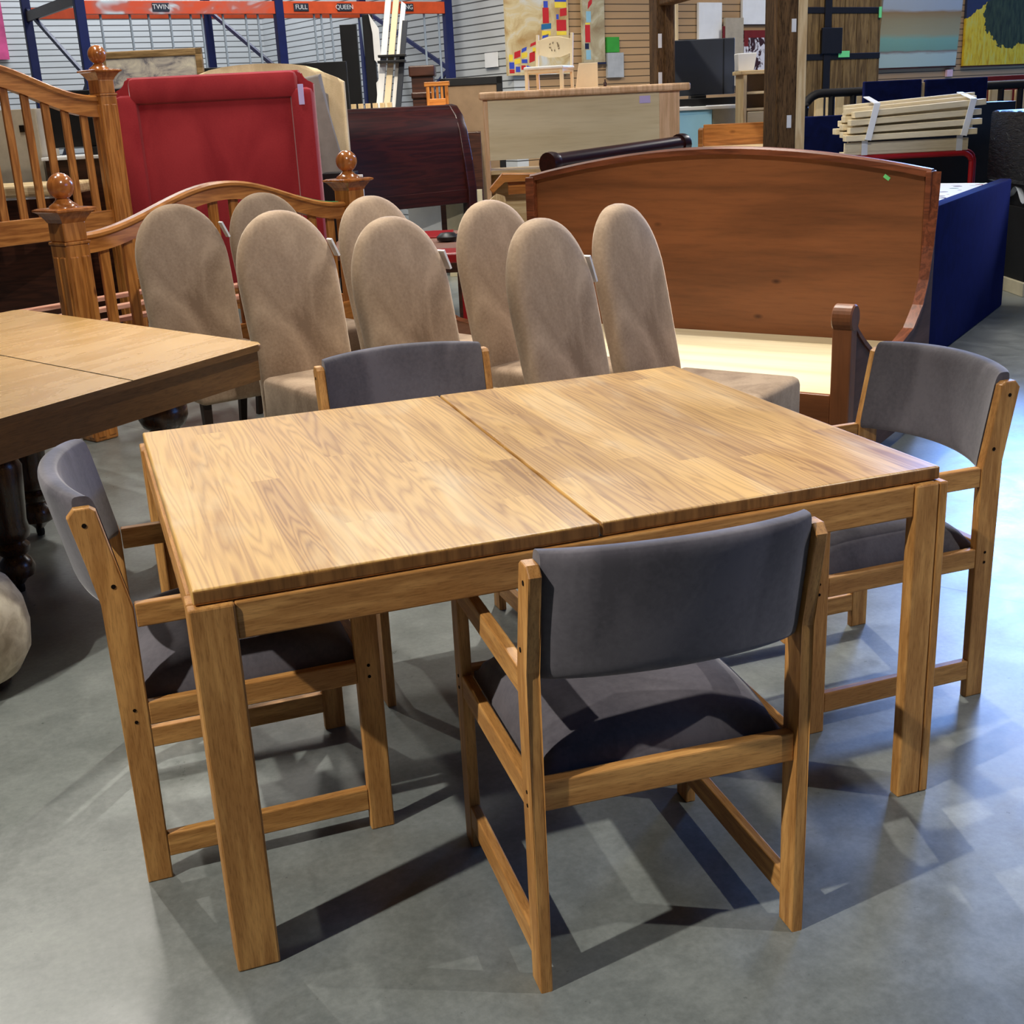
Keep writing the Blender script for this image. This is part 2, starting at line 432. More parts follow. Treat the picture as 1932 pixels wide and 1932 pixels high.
dup(ch0, (.117, .602, 0), math.radians(-90), 'oak armchair with charcoal pads pushed in at the left end of the oak table')
dup(ch0, (1.662, .565, 0), math.radians(90), 'oak armchair with charcoal pads at the right end of the oak table')
dup(ch0, (.757, 1.155, 0), math.radians(181), 'oak armchair beyond the oak table, only its charcoal backrest showing above the top')

# ------------------------------------------------------------------ tan round-top parsons chairs
def make_parsons(label, loc, rz, group):
    """local origin: foot of the backrest's front face"""
    t = thing('parsons_chair', label, 'chair', loc, rz, group)
    R = .224; H = 1.125
    zk = .85
    def half(z):
        if z > zk: return R * max(0, 1 - ((z - zk) / (H - zk)) ** 2.15) ** (1 / 2.05)
        k = (z - .3) / (zk - .3); return R * (.955 + .045 * k * k * (3 - 2 * k))
    zs = [.30 + (zk - .30) * i / 8 for i in range(9)] + [zk + (H - zk) * math.sin(PI / 2 * i / 14) for i in range(1, 14)]
    pts = [(half(z), z) for z in zs] + [(0, H)] + [(-half(z), z) for z in zs[::-1]]
    m = MB(); rings = []
    for y, d in ((-.066, .16), (-.074, .06), (-.072, .030), (-.066, .014), (-.056, .004), (-.042, 0), (-.024, 0), (-.010, .004), (0, .014), (.006, .030), (.010, .06), (.016, .16)):
        rings.append([(x * (1 - d / R), y, z if z < .31 else .30 + (z - .30) * (1 - d / (H - .3))) for x, z in pts])
    m.sweep(rings)
    for v in m.bm.verts: v.co.y -= .20 * max(0, v.co.z - .45)
    obj('backrest', m, tan_velvet, t, True)
    m = MB(); m.box((0, .235, .385), (.455, .50, .19), .03, seg=5)
    for v in m.bm.verts:
        if v.co.z > .45: v.co.z += .014 * (1 - (v.co.x / .23) ** 2) * (1 - ((v.co.y - .235) / .26) ** 2)
    obj('seat', m, tan_velvet, t, True)
    for x in (-.19, .19):
        for y, dy in ((-.03, -.06), (.43, 0)):
            m = MB(); s0 = .021; s1 = .014
            m.hexa([Vector((x + sx * s1, y + dy + sy * s1, 0)) for sx, sy in ((-1, -1), (1, -1), (1, 1), (-1, 1))] +
                   [Vector((x + sx * s0, y + sy * s0, .3)) for sx, sy in ((-1, -1), (1, -1), (1, 1), (-1, 1))], .002)
            obj('leg', m, leg_dark, t)
    return t
G_PAR = 'tan velvet dining chairs with rounded tall backs'
PARS = [((.775, 3.08), 18, 'white-tagged tan chair whose rounded back rises above the corner of the antique table'),
        ((.43, 3.98), 16, 'leftmost tan velvet chair with rounded back, standing behind the antique table'),
        ((1.09, 2.36), 28, 'white-tagged tan chair with rounded back straight behind the far grey armchair'),
        ((1.485, 1.83), 33, 'nearest tan velvet chair, its back just beyond the far edge of the oak table'),
        ((.93, 4.44), 22, 'farthest tan velvet chair, its rounded top peeping out before the red headboard'),
        ((1.312, 3.59), 27, 'tan velvet back-row chair right below the ball finial of the pine footboard'),
        ((1.625, 2.80), 27, 'tan velvet back-row chair with its top right below the pale birch cabinet'),
        ((1.935, 2.16), 36, 'rightmost tan velvet chair, rounded back and seat before the cherry daybed')]
par0 = None
def tag_on(t_loc, phi, label, x, z, w=.034, h=.085, mat=None):
    o = thing('price_tag', label, 'price tag', t_loc, phi, 'price tags on the tan chairs')
    return o
parsons = []
for i, (p, f, lab) in enumerate(PARS):
    rz = PI + math.radians(f); loc = (p[0], p[1], 0)
    if i == 0: par0 = make_parsons(lab, loc, rz, G_PAR); parsons.append(par0)
    else: parsons.append(dup(par0, loc, rz, lab))
for i, zc, lab in ((1, .99, 'white tag on the leftmost tan chair behind the antique table'), (0, .955, 'white tag on the tan chair beside the antique table corner'),
                   (2, .945, 'white tag on the tan chair behind the far grey armchair'),
                   (3, .93, 'pale grey price tag on the side edge of the nearest tan chair')):
    rz = parsons[i].rotation_euler.z; R3 = Matrix.Rotation(rz, 3, 'Z')
    p = R3 @ Vector((-.225, -.115, zc)) + Vector((parsons[i].location.x, parsons[i].location.y, 0))
    m = MB(); m.box((0, 0, 0), (.010, .04, .105 if i == 3 else .08), .0015)
    o = obj('price_tag', m, tag_white, None, loc=p, rotz=rz); o.rotation_euler = (0, math.radians(24), rz)
    tag(o, lab, 'price tag', 'price tags on the tan chairs')

# ------------------------------------------------------------------ cherry daybed
RB = Vector((3.50, 2.66, 0)); ang = math.atan2(.8, -.6)
db = thing('daybed', 'long cherry wood daybed with arched back panel, scrolled side wings and pale plywood deck', 'daybed', RB, 0)
e = Vector((-.6, .8, 0)); f = Vector((-.8, -.6, 0))
def DB(s, t, z): return e * s + f * t + Vector((0, 0, z))
LEN, DEP = 2.03, 1.17
def arch(s): return 1.125 + .118 * math.sin(PI * max(0, min(1, (s + .02) / (LEN + .04)))) ** .9
N = 40
def xz_obj(name, build, mat, parent): return obj(name, build, mat, parent)
# panels are meshed in their own frames so that the grain follows them
def frame_obj(name, mb, mat, x_dir, parent, label=None):
    """mb meshed with x along the piece, y across, z up; placed at the thing's base"""
    o = obj(name, mb, mat, parent, label=label); o.rotation_euler.z = math.atan2(x_dir.y, x_dir.x); return o
m = MB()
pts = [(0, 0, .25)] + [(LEN, 0, .25)] + [(LEN * (1 - i / N), 0, arch(LEN * (1 - i / N)) - .02) for i in range(N + 1)]
m.prism(pts, (0, -.028, 0), .003, 2); bp = frame_obj('back_panel', m, cherry['x'], e, db)
m = MB(); rings = []
for i in range(N + 1):
    s = -.03 + (LEN + .06) * i / N; z = arch(s)
    rings.append([(s, .022, z - .022), (s, -.048, z - .022), (s, -.05, z + .006), (s, -.02, z + .014), (s, .014, z + .014), (s, .024, z + .004)])
m.sweep(rings); frame_obj('top_rail', m, cherry_rim, e, db)
prof = [(0, 1.118), (.02, .95), (.05, .80), (.10, .66), (.17, .56), (.30, .478), (.45, .447), (.60, .443), (.75, .458), (.88, .50), (.98, .555), (1.05, .60), (1.085, .63)]
for s0, nm in ((-.03, 0), (LEN, 1)):
    m = MB(); m.prism([(t, 0, z) for t, z in prof] + [(1.17, 0, .63), (1.17, 0, .06), (0, 0, .06)], (0, .03, 0), .003, 2)
    for v in m.bm.verts: pass
    w = frame_obj('side_wing', m, wood('cherry_wing', (96, 62, 46), (130, 92, 74), 'x', .5, .3, freq=6, ring=8, pore=.04) if nm == 0 else bpy.data.materials['cherry_wing'], f, db)
    w.location = e * (s0 if nm == 0 else s0 + .03) - f * (0 if nm == 0 else .10)
    m = MB(); rings = []
    for t, z in prof: rings.append([(t, -.008, z - .012), (t, .038, z - .012), (t, .038, z + .010), (t, -.008, z + .010)])
    m.sweep(rings); r = frame_obj('wing_rim', m, cherry_rim, f, w); r.rotation_euler.z = 0
    m = MB(); m.span((1.13, -.02, 0), (1.20, .055, .66), .006); m.lathe([(.0, -.04), (.046, -.04), (.052, -.034), (.052, .034), (.046, .04), (.0, .04)], (0, 0, 0), 24)
    scroll = [v for v in m.bm.verts if abs(v.co.x) < .06 and abs(v.co.z) < .06 and abs(v.co.y) < .06]
    rot = Matrix.Rotation(PI / 2, 3, 'X')
    for v in scroll: v.co = rot @ v.co + Vector((1.165, .018, .675))
    p = frame_obj('front_post', m, cherry['z'], f, w); p.rotation_euler.z = 0
    # back stile
m = MB(); m.span((-.034, -.06, 0), (-.008, .03, 1.13), .004); frame_obj('back_stile', m, cherry_rim, e, db)
m = MB(); m.span((LEN, -.06, 0), (LEN + .05, .035, 1.125), .004); frame_obj('back_stile', m, cherry_rim, e, db)
m = MB(); m.span((.0, .002, .345), (LEN, DEP - .03, .365)); frame_obj('deck', m, birch, e, db)
m = MB(); m.span((.0, DEP - .03, .2), (LEN, DEP, .372), .004); frame_obj('front_rail', m, cherry['x'], e, db)
m = MB(); m.box((0, 0, 0), (.03, .002, .016)); o = obj('price_sticker', m, tag_green, None)
o.rotation_euler = (0, math.radians(-35), math.atan2(e.y, e.x)); o.location = RB + DB(.17, .002, 1.105)
tag(o, 'small green sticker near the upper right corner of the daybed back panel', 'sticker')

# ------------------------------------------------------------------ antique oak table at the left
A0 = Vector((.481, 2.28, 0)); A1 = Vector((-.343, 3.775, 0)); a1 = (A1 - A0).normalized(); a2 = Vector((-.746, -.666, 0))
at_ = thing('antique_table', 'old golden oak table with deep curved apron and fat turned legs, at the left edge', 'table', A0, math.atan2(a2.y, a2.x))
RI = Matrix.Rotation(-math.atan2(a2.y, a2.x), 3, 'Z')
LA, LB = (A1 - A0).length, 1.6
def AT(s, t, z): return RI @ (a1 * s + a2 * t) + Vector((0, 0, z))
def rounded(s0, s1, t0, t1, r, z):
    out = []
    for cs, ct, st in ((s0 + r, t0 + r, 180), (s1 - r, t0 + r, 270), (s1 - r, t1 - r, 0), (s0 + r, t1 - r, 90)):
        for i in range(7):
            a = math.radians(st + 90 * i / 6); out.append(AT(cs + r * math.cos(a), ct + r * math.sin(a), z))
    return out
split = .62
m = MB(); m.prism(rounded(0, LA, 0, LB, .03, .728), (0, 0, .022), .008, 3)
o = obj('tabletop', m, [ant_top, ant['x']], at_)
for p in o.data.polygons:
    if abs(p.normal.z) < .6: p.material_index = 1
m = MB(); m.prism([AT(-.0, split - .0015, .7506), AT(LA - .05, split - .0015, .7506), AT(LA - .05, split + .0015, .7506), AT(0, split + .0015, .7506)], (0, 0, .0006)); obj('leaf_joint', m, hole, at_)
m = MB()                                                         # deep ogee apron, swept round the four sides
rings = []
cs = [(.05, .05), (LA - .05, .05), (LA - .05, LB - .05), (.05, LB - .05)]
prof = [(.0, .728), (.004, .71), (.020, .675), (.026, .65), (.020, .63), (.0, .622), (-.03, .622), (-.03, .728)]
ring_pts = []
for k, (sx, sy) in enumerate(((-1, -1), (1, -1), (1, 1), (-1, 1))):
    ring_pts.append([AT(cs[k][0] + sx * d, cs[k][1] + sy * d, z) for d, z in [(-q[0], q[1]) for q in prof]])
rows = [[m.bm.verts.new(p) for p in r] for r in ring_pts]
for k in range(4):
    a_, b_ = rows[k], rows[(k + 1) % 4]
    for i in range(len(prof)): m.bm.faces.new((a_[i], a_[(i + 1) % len(prof)], b_[(i + 1) % len(prof)], b_[i]))
obj('apron', m, ant['x'], at_)
legprof = [(.018, .03), (.03, .045), (.055, .06), (.062, .09), (.05, .115), (.036, .13), (.052, .145), (.056, .165), (.042, .18), (.06, .195), (.064, .22), (.058, .25), (.068, .36), (.074, .44), (.06, .47), (.05, .485), (.072, .50), (.085, .53), (.085, .56), (.07, .58), (.07, .625)]
for (wx, wy) in ((.115, 2.31), (-.43, 2.257), (-.369, 2.87), (-.42, 3.45)):
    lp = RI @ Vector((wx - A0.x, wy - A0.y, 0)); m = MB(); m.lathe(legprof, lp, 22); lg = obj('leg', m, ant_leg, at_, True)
    m = MB(); m.lathe([(.014, .03), (.014, .0), (.008, -.0)], lp, 14)
    m.box((lp.x, lp.y, .016), (.02, .034, .03), .008); obj('caster', m, black_metal, lg, True)

# ------------------------------------------------------------------ woven pouf
PC = Vector((-.36, 1.451, 0)) - Vector((cH, -sH, 0)) * .222
prof = [(.02, .012), (.10, .014), (.165, .045), (.198, .10), (.206, .17), (.198, .235), (.17, .295), (.10, .335), (.02, .345)]
pf = thing('pouf', 'round cream woven pouf cut by the left edge of the picture', 'pouf', PC)
m = MB(); m.lathe(prof, (0, 0, 0), 40); obj('cover', m, weave_cloth, pf, True)
part_base = MB(); part_base.lathe([(.12, 0), (.13, .006), (.12, .012)], (0, 0, 0), 30); obj('base_disc', part_base, leg_dark, pf)

# ------------------------------------------------------------------ honey pine bed with ball finials
FL, FR = PL(-2.05, 5.94), PL(-.87, 7.42)
bx = (FR - FL); BW = bx.length; bx.normalize(); by = Vector((-bx.y, bx.x, 0)); BL = 2.30
bed = thing('pine_bed', 'honey pine slatted bed with ball finials, bowed headboard and footboard, at the left', 'bed', FL, math.atan2(bx.y, bx.x))
def post(x, y, zc, ballr=.062):
    m = MB(); h = .066
    m.span((x - h, y - h, 0), (x + h, y + h, zc - .16), .01)
    m.span((x - h - .004, y - h - .004, zc - .165), (x + h + .004, y + h + .004, zc - .15), .004)
    m.span((x - h + .004, y - h + .004, zc - .15), (x + h - .004, y + h - .004, zc - .06), .006)
    for dx, dy in ((0, -1), (1, 0), (-1, 0), (0, 1)):            # raised flutes
        for o in (-.03, .03):
            c = (x + dx * h + (o if dx == 0 else 0), y + dy * h + (o if dy == 0 else 0), (zc - .2) / 2)
            m.box(c, (.04 if dx == 0 else .012, .04 if dy == 0 else .012, zc - .24), .005)
    p = obj('post', m, pine['z'], bed)
    m = MB(); m.lathe([(.062, zc - .062), (.070, zc - .045), (.092, zc - .015), (.106, zc - .008), (.106, zc), (.09, zc + .006)], (x, y, 0), square=True); obj('post_cap', m, pine_ball, p)
    m = MB(); m.lathe([(.07, zc + .004), (.066, zc + .016), (.045, zc + .03), (.03, zc + .045), (.024, zc + .05)], (x, y, 0), 24); m.ball((x, y, zc + .05 + ballr * .85), ballr); obj('finial', m, pine_ball, p, True)
FZ, HZ = 1.125, 1.85
post(0, 0, FZ); post(BW, 0, FZ); post(0, BL, HZ); post(BW, BL, HZ)
def wave(t): return .5 - .5 * math.cos(2 * PI * t)
def bowed(y, zb, amp, h, th, nslat, zlow, hlow):
    m = MB(); rings = []
    for i in range(37):
        t = i / 36; x = .066 + (BW - .132) * t; z = zb + amp * wave(t)
        rings.append([(x, y - th, z - h), (x, y - th * .7, z - h * .35), (x, y - th * 1.1, z - h * .25), (x, y - th * 1.1, z - .01), (x, y - th * .6, z), (x, y + th, z), (x, y + th, z - h)])
    m.sweep(rings); obj('bowed_rail', m, pine['x'], bed)
    m = MB(); m.span((.066, y - .018, zlow - hlow), (BW - .066, y + .018, zlow), .005); obj('lower_rail', m, pine['x'], bed)
    for i in range(nslat):
        t = (i + .8) / (nslat + .6); x = .066 + (BW - .132) * t
        m = MB(); m.span((x - .027, y - .011, zlow - .01), (x + .027, y + .011, zb + amp * wave(t) - h + .01), .003); obj('slat', m, pine['z'], bed)
bowed(0, 1.003, .18, .095, .028, 12, .42, .14)
bowed(BL, 1.69, .23, .14, .03, 12, .93, .16)
for x in (.02, BW - .02):
    m = MB(); m.span((x - .014, .07, .3), (x + .014, BL - .07, .45), .004); obj('side_rail', m, pine['y'], bed)
m = MB(); t0 = .80; m.sweep([[(.066 + (BW - .132) * (t0 + .18 * q_ / 8), yy, 1.0035 + .18 * wave(t0 + .18 * q_ / 8) + zz) for yy, zz in ((-.006, 0), (.02, 0), (.02, .003), (-.006, .003))] for q_ in range(9)])
obj('green_tape', m, tag_green, bed, label='strip of green tape')
for i in range(3):
    y = .55 + i * .42; m = MB(); m.span((.03, y - .035, .46), (BW - .03, y + .035, .485), .003); obj('cross_slat', m, cedar, bed)

# ------------------------------------------------------------------ furniture behind, squared to the sales floor plan
def bg(name, label, cat, a, d, rot=0.0, group=None, z=0): return thing(name, label, cat, PL(a, d, z), PROT + rot, group)
def part(name, t, mat, *spans, bev=.004, smooth=False, label=None):
    m = MB()
    for a, b in spans: m.span(a, b, bev)
    return obj(name, m, mat, t, smooth, label=label)

# red upholstered headboard
t = bg('upholstered_headboard', 'large red upholstered headboard with notched corners and a padded border', 'headboard', -2.01, 9.3)
w, zt = .72, 1.81
def notch(w, z0, z1, c=.10, r=.10):
    p = [(-w, z0), (w, z0), (w, z1 - r)]
    for i in range(7):
        a = PI / 2 * i / 6; p.append((w - c * math.sin(a) - 0, z1 - r + r * (1 - math.cos(a)) * 1.0))
    q = [(-x, z) for x, z in p[2:]][::-1]
    return p + q
m = MB(); m.prism([(x, .04, z) for x, z in notch(w, .25, zt)], (0, .07, 0), .02, 4); obj('back_shell', m, red_velvet, t, True)
m = MB()
for a, b in (((-w, -.02, .3), (-w + .17, .08, zt - .12)), ((w - .17, -.02, .3), (w, .08, zt - .12)), ((-w + .11, -.02, zt - .19), (w - .11, .08, zt))): m.span(a, b, .045)
obj('padded_border', m, red_velvet, t, True)
part('center_panel', t, red_velvet, ((-w + .15, .02, .3), (w - .15, .09, zt - .17)), bev=.02, smooth=True)
for x in (-w + .1, w - .1): part('leg', t, leg_dark, ((x - .03, .05, 0), (x + .03, .1, .27)))
m = MB(); m.box((0, 0, 0), (.04, .006, .14), .002); o = obj('price_tag', m, tag_lilac, None, loc=PL(-1.37, 9.26, 1.64), rotz=PROT); tag(o, 'lilac tag hanging at the upper right corner of the red headboard', 'price tag')

# cream arched headboard and grey/black ones behind it
t = bg('upholstered_headboard', 'cream linen headboard with shouldered arch, mostly hidden behind the red one', 'headboard', -1.86, 10.32)
def arch_pts(w, z0, zs, z1):
    p = [(-w, z0), (w, z0), (w, zs), (w - .05, zs + .03)]
    for i in range(1, 12):
        a = PI * i / 12; p.append(((w - .14) * math.cos(a), zs + .03 + (z1 - zs - .03) * math.sin(a) ** .8))
    return p + [(-w + .05, zs + .03), (-w, zs)]
m = MB(); m.prism([(x, 0, z) for x, z in arch_pts(.685, .2, 1.74, 1.905)], (0, .09, 0), .03, 4); obj('shell', m, cream_cloth, t, True)
m = MB(); m.prism([(x, -.012, z) for x, z in arch_pts(.55, .3, 1.65, 1.81)], (0, .02, 0), .008); obj('inner_panel', m, grey_cloth, t)
for x in (-.6, .6): part('leg', t, leg_dark, ((x - .03, .02, 0), (x + .03, .08, .22)))
t = bg('bed_wing', 'grey cloth bed wing leaning between the red and cream headboards', 'bed wing', -1.355, 10.12)
m = MB(); m.prism([(-.11, 0, 1.78), (.02, 0, 1.80), (.10, 0, 1.2), (.22, 0, 1.0), (.22, 0, 0), (-.06, 0, 0), (-.02, 0, 1.2)], (0, .09, 0), .02); obj('pad', m, grey_cloth, t, True)
m = MB(); m.prism([(-.30, .04, 1.72), (-.11, .04, 1.76), (-.03, .04, 1.2), (-.06, .04, 0), (-.30, .04, 0)], (0, .04, 0), .005); obj('backing', m, leg_dark, t)
t = bg('black_headboard', 'tall flat black headboard behind the cream one', 'headboard', -2.03, 11.8)
part('panel', t, black_paint, ((-.75, 0, .25), (.72, .06, 1.95))); part('leg', t, black_paint, ((-.7, 0, 0), (-.62, .06, .25))); part('leg', t, black_paint, ((.6, 0, 0), (.68, .06, .25)))
t = bg('black_chest', 'low black chest and white drawer front beside the red headboard', 'chest', -1.17, 9.80)
part('body', t, black_paint, ((-.18, 0, 0), (.08, .24, 1.06))); part('white_panel', t, white_paint, ((.03, -.02, .0), (.14, 0, 1.04)))

# mahogany sleigh headboard
t = bg('sleigh_headboard', 'dark mahogany sleigh headboard with rolled top', 'headboard', -.80, 10.95, math.radians(36))
w = .73
S = [(-.30, 1.46), (-.29, 1.51), (-.24, 1.535), (-.17, 1.52), (-.09, 1.44), (-.03, 1.3), (.02, 1.05), (.06, .8), (.06, 0), (-.05, 0), (-.04, .8), (-.08, 1.05), (-.13, 1.28), (-.20, 1.40), (-.26, 1.43)]
S = [(-y, z) for y, z in S]
for x in (-w, w - .09):
    m = MB(); m.prism([(x, y, z) for y, z in S], (.09, 0, 0), .012, 3); obj('scroll_post', m, mahog, t, True)
P_ = [(-.22, 1.49), (-.15, 1.49), (-.07, 1.4), (-.03, 1.25), (.0, 1.0), (.02, .74), (-.0, .74), (-.03, 1.0), (-.065, 1.22), (-.12, 1.36)]
m = MB(); m.prism([(-w + .08, -y, z) for y, z in P_], (2 * w - .16, 0, 0), 0); obj('curved_panel', m, mahog, t, True)
m = MB(); m.tube([(-w + .02, .22, 1.475), (w - .02, .22, 1.475)], .055, 16); obj('top_roll', m, mahog, t, True)
part('lower_rail', t, mahog, ((-w + .08, -.03, .68), (w - .08, .05, .80)))
t = bg('cardboard_panel', 'brown cardboard panel standing under the sleigh headboard', 'panel', -.45, 11.5); part('sheet', t, beige_board, ((-.02, 0, 0), (.32, .03, .78)))
t = bg('white_sheet', 'white sheet standing under the sleigh headboard beside the cardboard', 'panel', -.72, 11.5); part('sheet', t, white_paint, ((-.1, 0, 0), (.2, .03, .76)))

# brown coffee table with a red runner and black bag
t = bg('coffee_table', 'low brown table with worn top behind the back row of tan chairs', 'table', -.70, 8.9)
part('tabletop', t, plain('worn_brown_top', (150, 112, 96), .35, .5, .2, 5), ((-.5, -.65, .56), (.52, .7, .60)), bev=.01)
part('apron', t, dkbrown, ((-.45, -.6, .44), (.47, .65, .56)))
for x in (-.42, .44):
    for y in (-.57, .62): part('leg', t, dkbrown, ((x - .03, y - .03, 0), (x + .03, y + .03, .44)))
t = bg('runner_cloth', 'red cloth lying over the far edge of the low brown table', 'cloth', -.72, 9.25); part('cloth', t, red_tube, ((-.3, -.2, .601), (.38, .28, .612)))
t = bg('handbag', 'small black bag lying on the low brown table', 'bag', -.36, 8.78, 0, None, .6)
m = MB(); m.lathe([(.01, .0), (.075, .01), (.08, .035), (.05, .06), (.01, .065)], (0, 0, 0), 16); obj('pouch', m, black_paint, t, True)
m = MB(); m.tube([(.05, .0, .04), (.1, .03, .05), (.15, .04, .02), (.19, .03, .012)], .008, 6); obj('strap', m, black_paint, t, True)
for a, d, lab in ((-.33, 7.45, 'red plastic stool glimpsed between two tan chairs near the low brown table'), (.10, 6.95, 'red plastic stool glimpsed beside the left post of the cherry daybed')):
    t = bg('red_stool', lab, 'stool', a, d, 0, 'red plastic stools')
    part('seat', t, red_tube, ((-.14, -.14, .62), (.14, .14, .68)), bev=.01)
    for x in (-.11, .11):
        for y in (-.11, .11): part('leg', t, red_tube, ((x - .015, y - .015, 0), (x + .015, y + .015, .62)))

# pale desk-high cabinet seen from the back
t = bg('cabinet', 'pale birch cabinet turned to show its plywood back', 'cabinet', .574, 8.15)
part('top_board', t, birch_edge, ((-.656, -.03, 1.534), (.689, .48, 1.579)), bev=.012)
part('side_panel', t, birch_edge, ((-.632, 0, 0), (-.603, .45, 1.534))); part('side_panel', t, birch_edge, ((.492, 0, 0), (.623, .45, 1.534)))
part('back_sheet', t, birch, ((-.603, -.004, 1.161), (.492, .010, 1.534)), bev=.001)
part('shelf', t, pale['x'], ((-.603, .02, 1.07), (.492, .44, 1.095))); part('kick_board', t, pale['x'], ((-.603, .33, .65), (.492, .35, 1.07)))
m = MB(); m.box((.40, -.006, 1.49), (.07, .002, .045)); obj('paper_label', m, tag_lilac, t)
t = bg('small_chair', 'small cream chair with a carved back, standing on the birch cabinet', 'chair', .385, 8.40, math.radians(-22), None, 1.579); t.scale = (.82, .82, .82)
for x in (-.145, .145):
    m = MB(); m.beam((x, .13, 0), (x, .12, .17), .022, .026, .003); m.beam((x, .12, .16), (x, .155, .42), .022, .024, .003); obj('rear_leg', m, cream_paint, t)
    part('front_leg', t, cream_paint, ((x - .014, -.145, 0), (x + .014, -.117, .15)))
part('seat_rail', t, cream_paint, ((-.155, -.14, .125), (.155, .13, .15))); part('seat', t, white_paint, ((-.165, -.155, .15), (.165, .14, .175)), bev=.01)
m = MB(); m.prism([(-.14, .135, .27), (-.05, .135, .245), (.05, .135, .245), (.14, .135, .27), (.14, .135, .375), (.04, .135, .40), (-.04, .135, .40), (-.14, .135, .375)], (0, .016, 0), .004); obj('crest_rail', m, cream_paint, t)
m = MB()
for i in range(9):
    a = i * 2.4; m.box((.036 * math.cos(a) * (1 + .3 * (i % 2)), .132, .325 + .03 * math.sin(a)), (.014, .003, .008), 0, Matrix.Rotation(a, 3, 'Y'))
obj('carving', m, plain('carving_grey', (150, 130, 100), .7, .2), t)
t = bg('cream_box', 'cream board leaning beside the small chair on the birch cabinet', 'box', .64, 8.47, 0, None, 1.579); t.scale = (.82, .82, .82); m = MB(); m.prism([(-.1, 0, 0), (.08, 0, 0), (.08, 0, .19), (-.07, 0, .19)], (0, .05, 0), .004); obj('panel', m, cream_paint, t)
t = bg('glass_bottle', 'tiny dark bottle standing on the birch cabinet', 'bottle', .745, 8.40, 0, None, 1.579); t.scale = (.82, .82, .82); m = MB(); m.lathe([(.012, 0), (.014, .03), (.006, .04), (.006, .058)], (0, 0, 0), 12); obj('flask', m, dkbrown, t, True)

# chair with chrome legs between headboard and cabinet
t = bg('chrome_chair', 'white chair on chrome tube legs seen in the gap beside the birch cabinet', 'chair', -.24, 12.6)
part('seat', t, white_paint, ((-.2, -.2, 1.02), (.22, .2, 1.06)), bev=.01); part('back_rest', t, white_paint, ((-.17, .19, 1.2), (-.08, .22, 1.34)), bev=.01)
for x in (-.12, .18):
    m = MB(); m.tube([(x - .06, .18, 1.25), (x, .1, 1.02), (x + .01, 0, .5), (x + .01, 0, .01)], .014, 8); obj('leg', m, rod_steel, t, True)

# honey oak bench end in front of the cabinet
t = bg('pine_bench', 'golden wood bench end with a broad arm, behind the left tip of the daybed', 'bench', .02, 7.42)
m = MB(); m.prism([(-.08, 0, 0), (.07, 0, 0), (.065, 0, .82), (.03, 0, .98), (-.02, 0, 1.0), (-.08, 0, .95)], (0, .06, 0), .006); obj('end_panel', m, pale['z'], t)
m = MB(); m.prism([(-.04, -.01, 1.0), (.03, -.01, 1.07), (.34, -.01, 1.06), (.34, -.01, 1.10), (.02, -.01, 1.115), (-.06, -.01, 1.03)], (0, .1, 0), .006); obj('arm_rail', m, pine['x'], t)
part('back_rail', t, pine['x'], ((.05, .02, .99), (.34, .05, 1.06)))
part('end_panel', t, pale['z'], ((.27, 0, 0), (.34, .06, 1.06)))

# dark rolled footboard behind the daybed
p, q = PL(.31, 6.98, 0), PL(1.16, 7.85, 0); dv = q - p
t = thing('sleigh_footboard', 'dark plum sleigh footboard whose rolled rail slants up behind the daybed', 'footboard', p, math.atan2(dv.y, dv.x)); ln = dv.length
m = MB(); m.tube([(-.02, 0, 1.175), (ln + .02, 0, 1.215)], .052, 16); obj('rolled_rail', m, mahog, t, True)
for x in (0, ln): m = MB(); m.lathe([(.0, -.03), (.062, -.03), (.066, 0), (.062, .03), (.0, .03)], (0, 0, 0), 18); r_ = Matrix.Rotation(PI / 2, 3, 'Y'); [setattr(v, 'co', r_ @ v.co + Vector((x, 0, 1.175 + .04 * x / ln))) for v in m.bm.verts]; obj('scroll_end', m, mahog, t, True)
part('panel', t, mahog, ((.02, -.015, .3), (ln - .02, .015, 1.14))); part('leg', t, mahog, ((0, -.03, 0), (.07, .03, 1.13))); part('leg', t, mahog, ((ln - .07, -.03, 0), (ln, .03, 1.16)))

# rustic timber frame
p, q = PL(1.18, 8.85), PL(1.555, 6.9); dv = q - p; ln = dv.length
t = thing('timber_frame', 'tall rustic dark timber frame standing open behind the daybed', 'frame', p, math.atan2(dv.y, dv.x))
part('post', t, rustic, ((-.09, -.064, 0), (.09, .064, 2.3)), bev=.01)
part('post', t, rustic, ((ln - .09, -.058, 0), (ln + .09, .058, 2.3)), bev=.01)
part('pale_batten', t, pale['z'], ((ln - .06, .058, 0), (ln + .075, .115, 2.3)), label='pale pine batten')
part('header', t, rustic, ((.09, -.05, 2.08), (ln - .09, .05, 2.26)), bev=.01)
m = MB(); m.span((.09, -.012, 0), (.105, .05, 2.3), .006); obj('moulding', m, rustic, t)
for x, y, z, l in ((.092, -.045, 1.86, .09), (.092, -.045, 1.62, .08), (ln + .092, .03, 1.82, .065), (ln + .092, .015, 1.34, .065)):
    m = MB(); m.box((x, y, z), (.004, .026, l), .001); obj('paper_tag', m, tag_white, t)

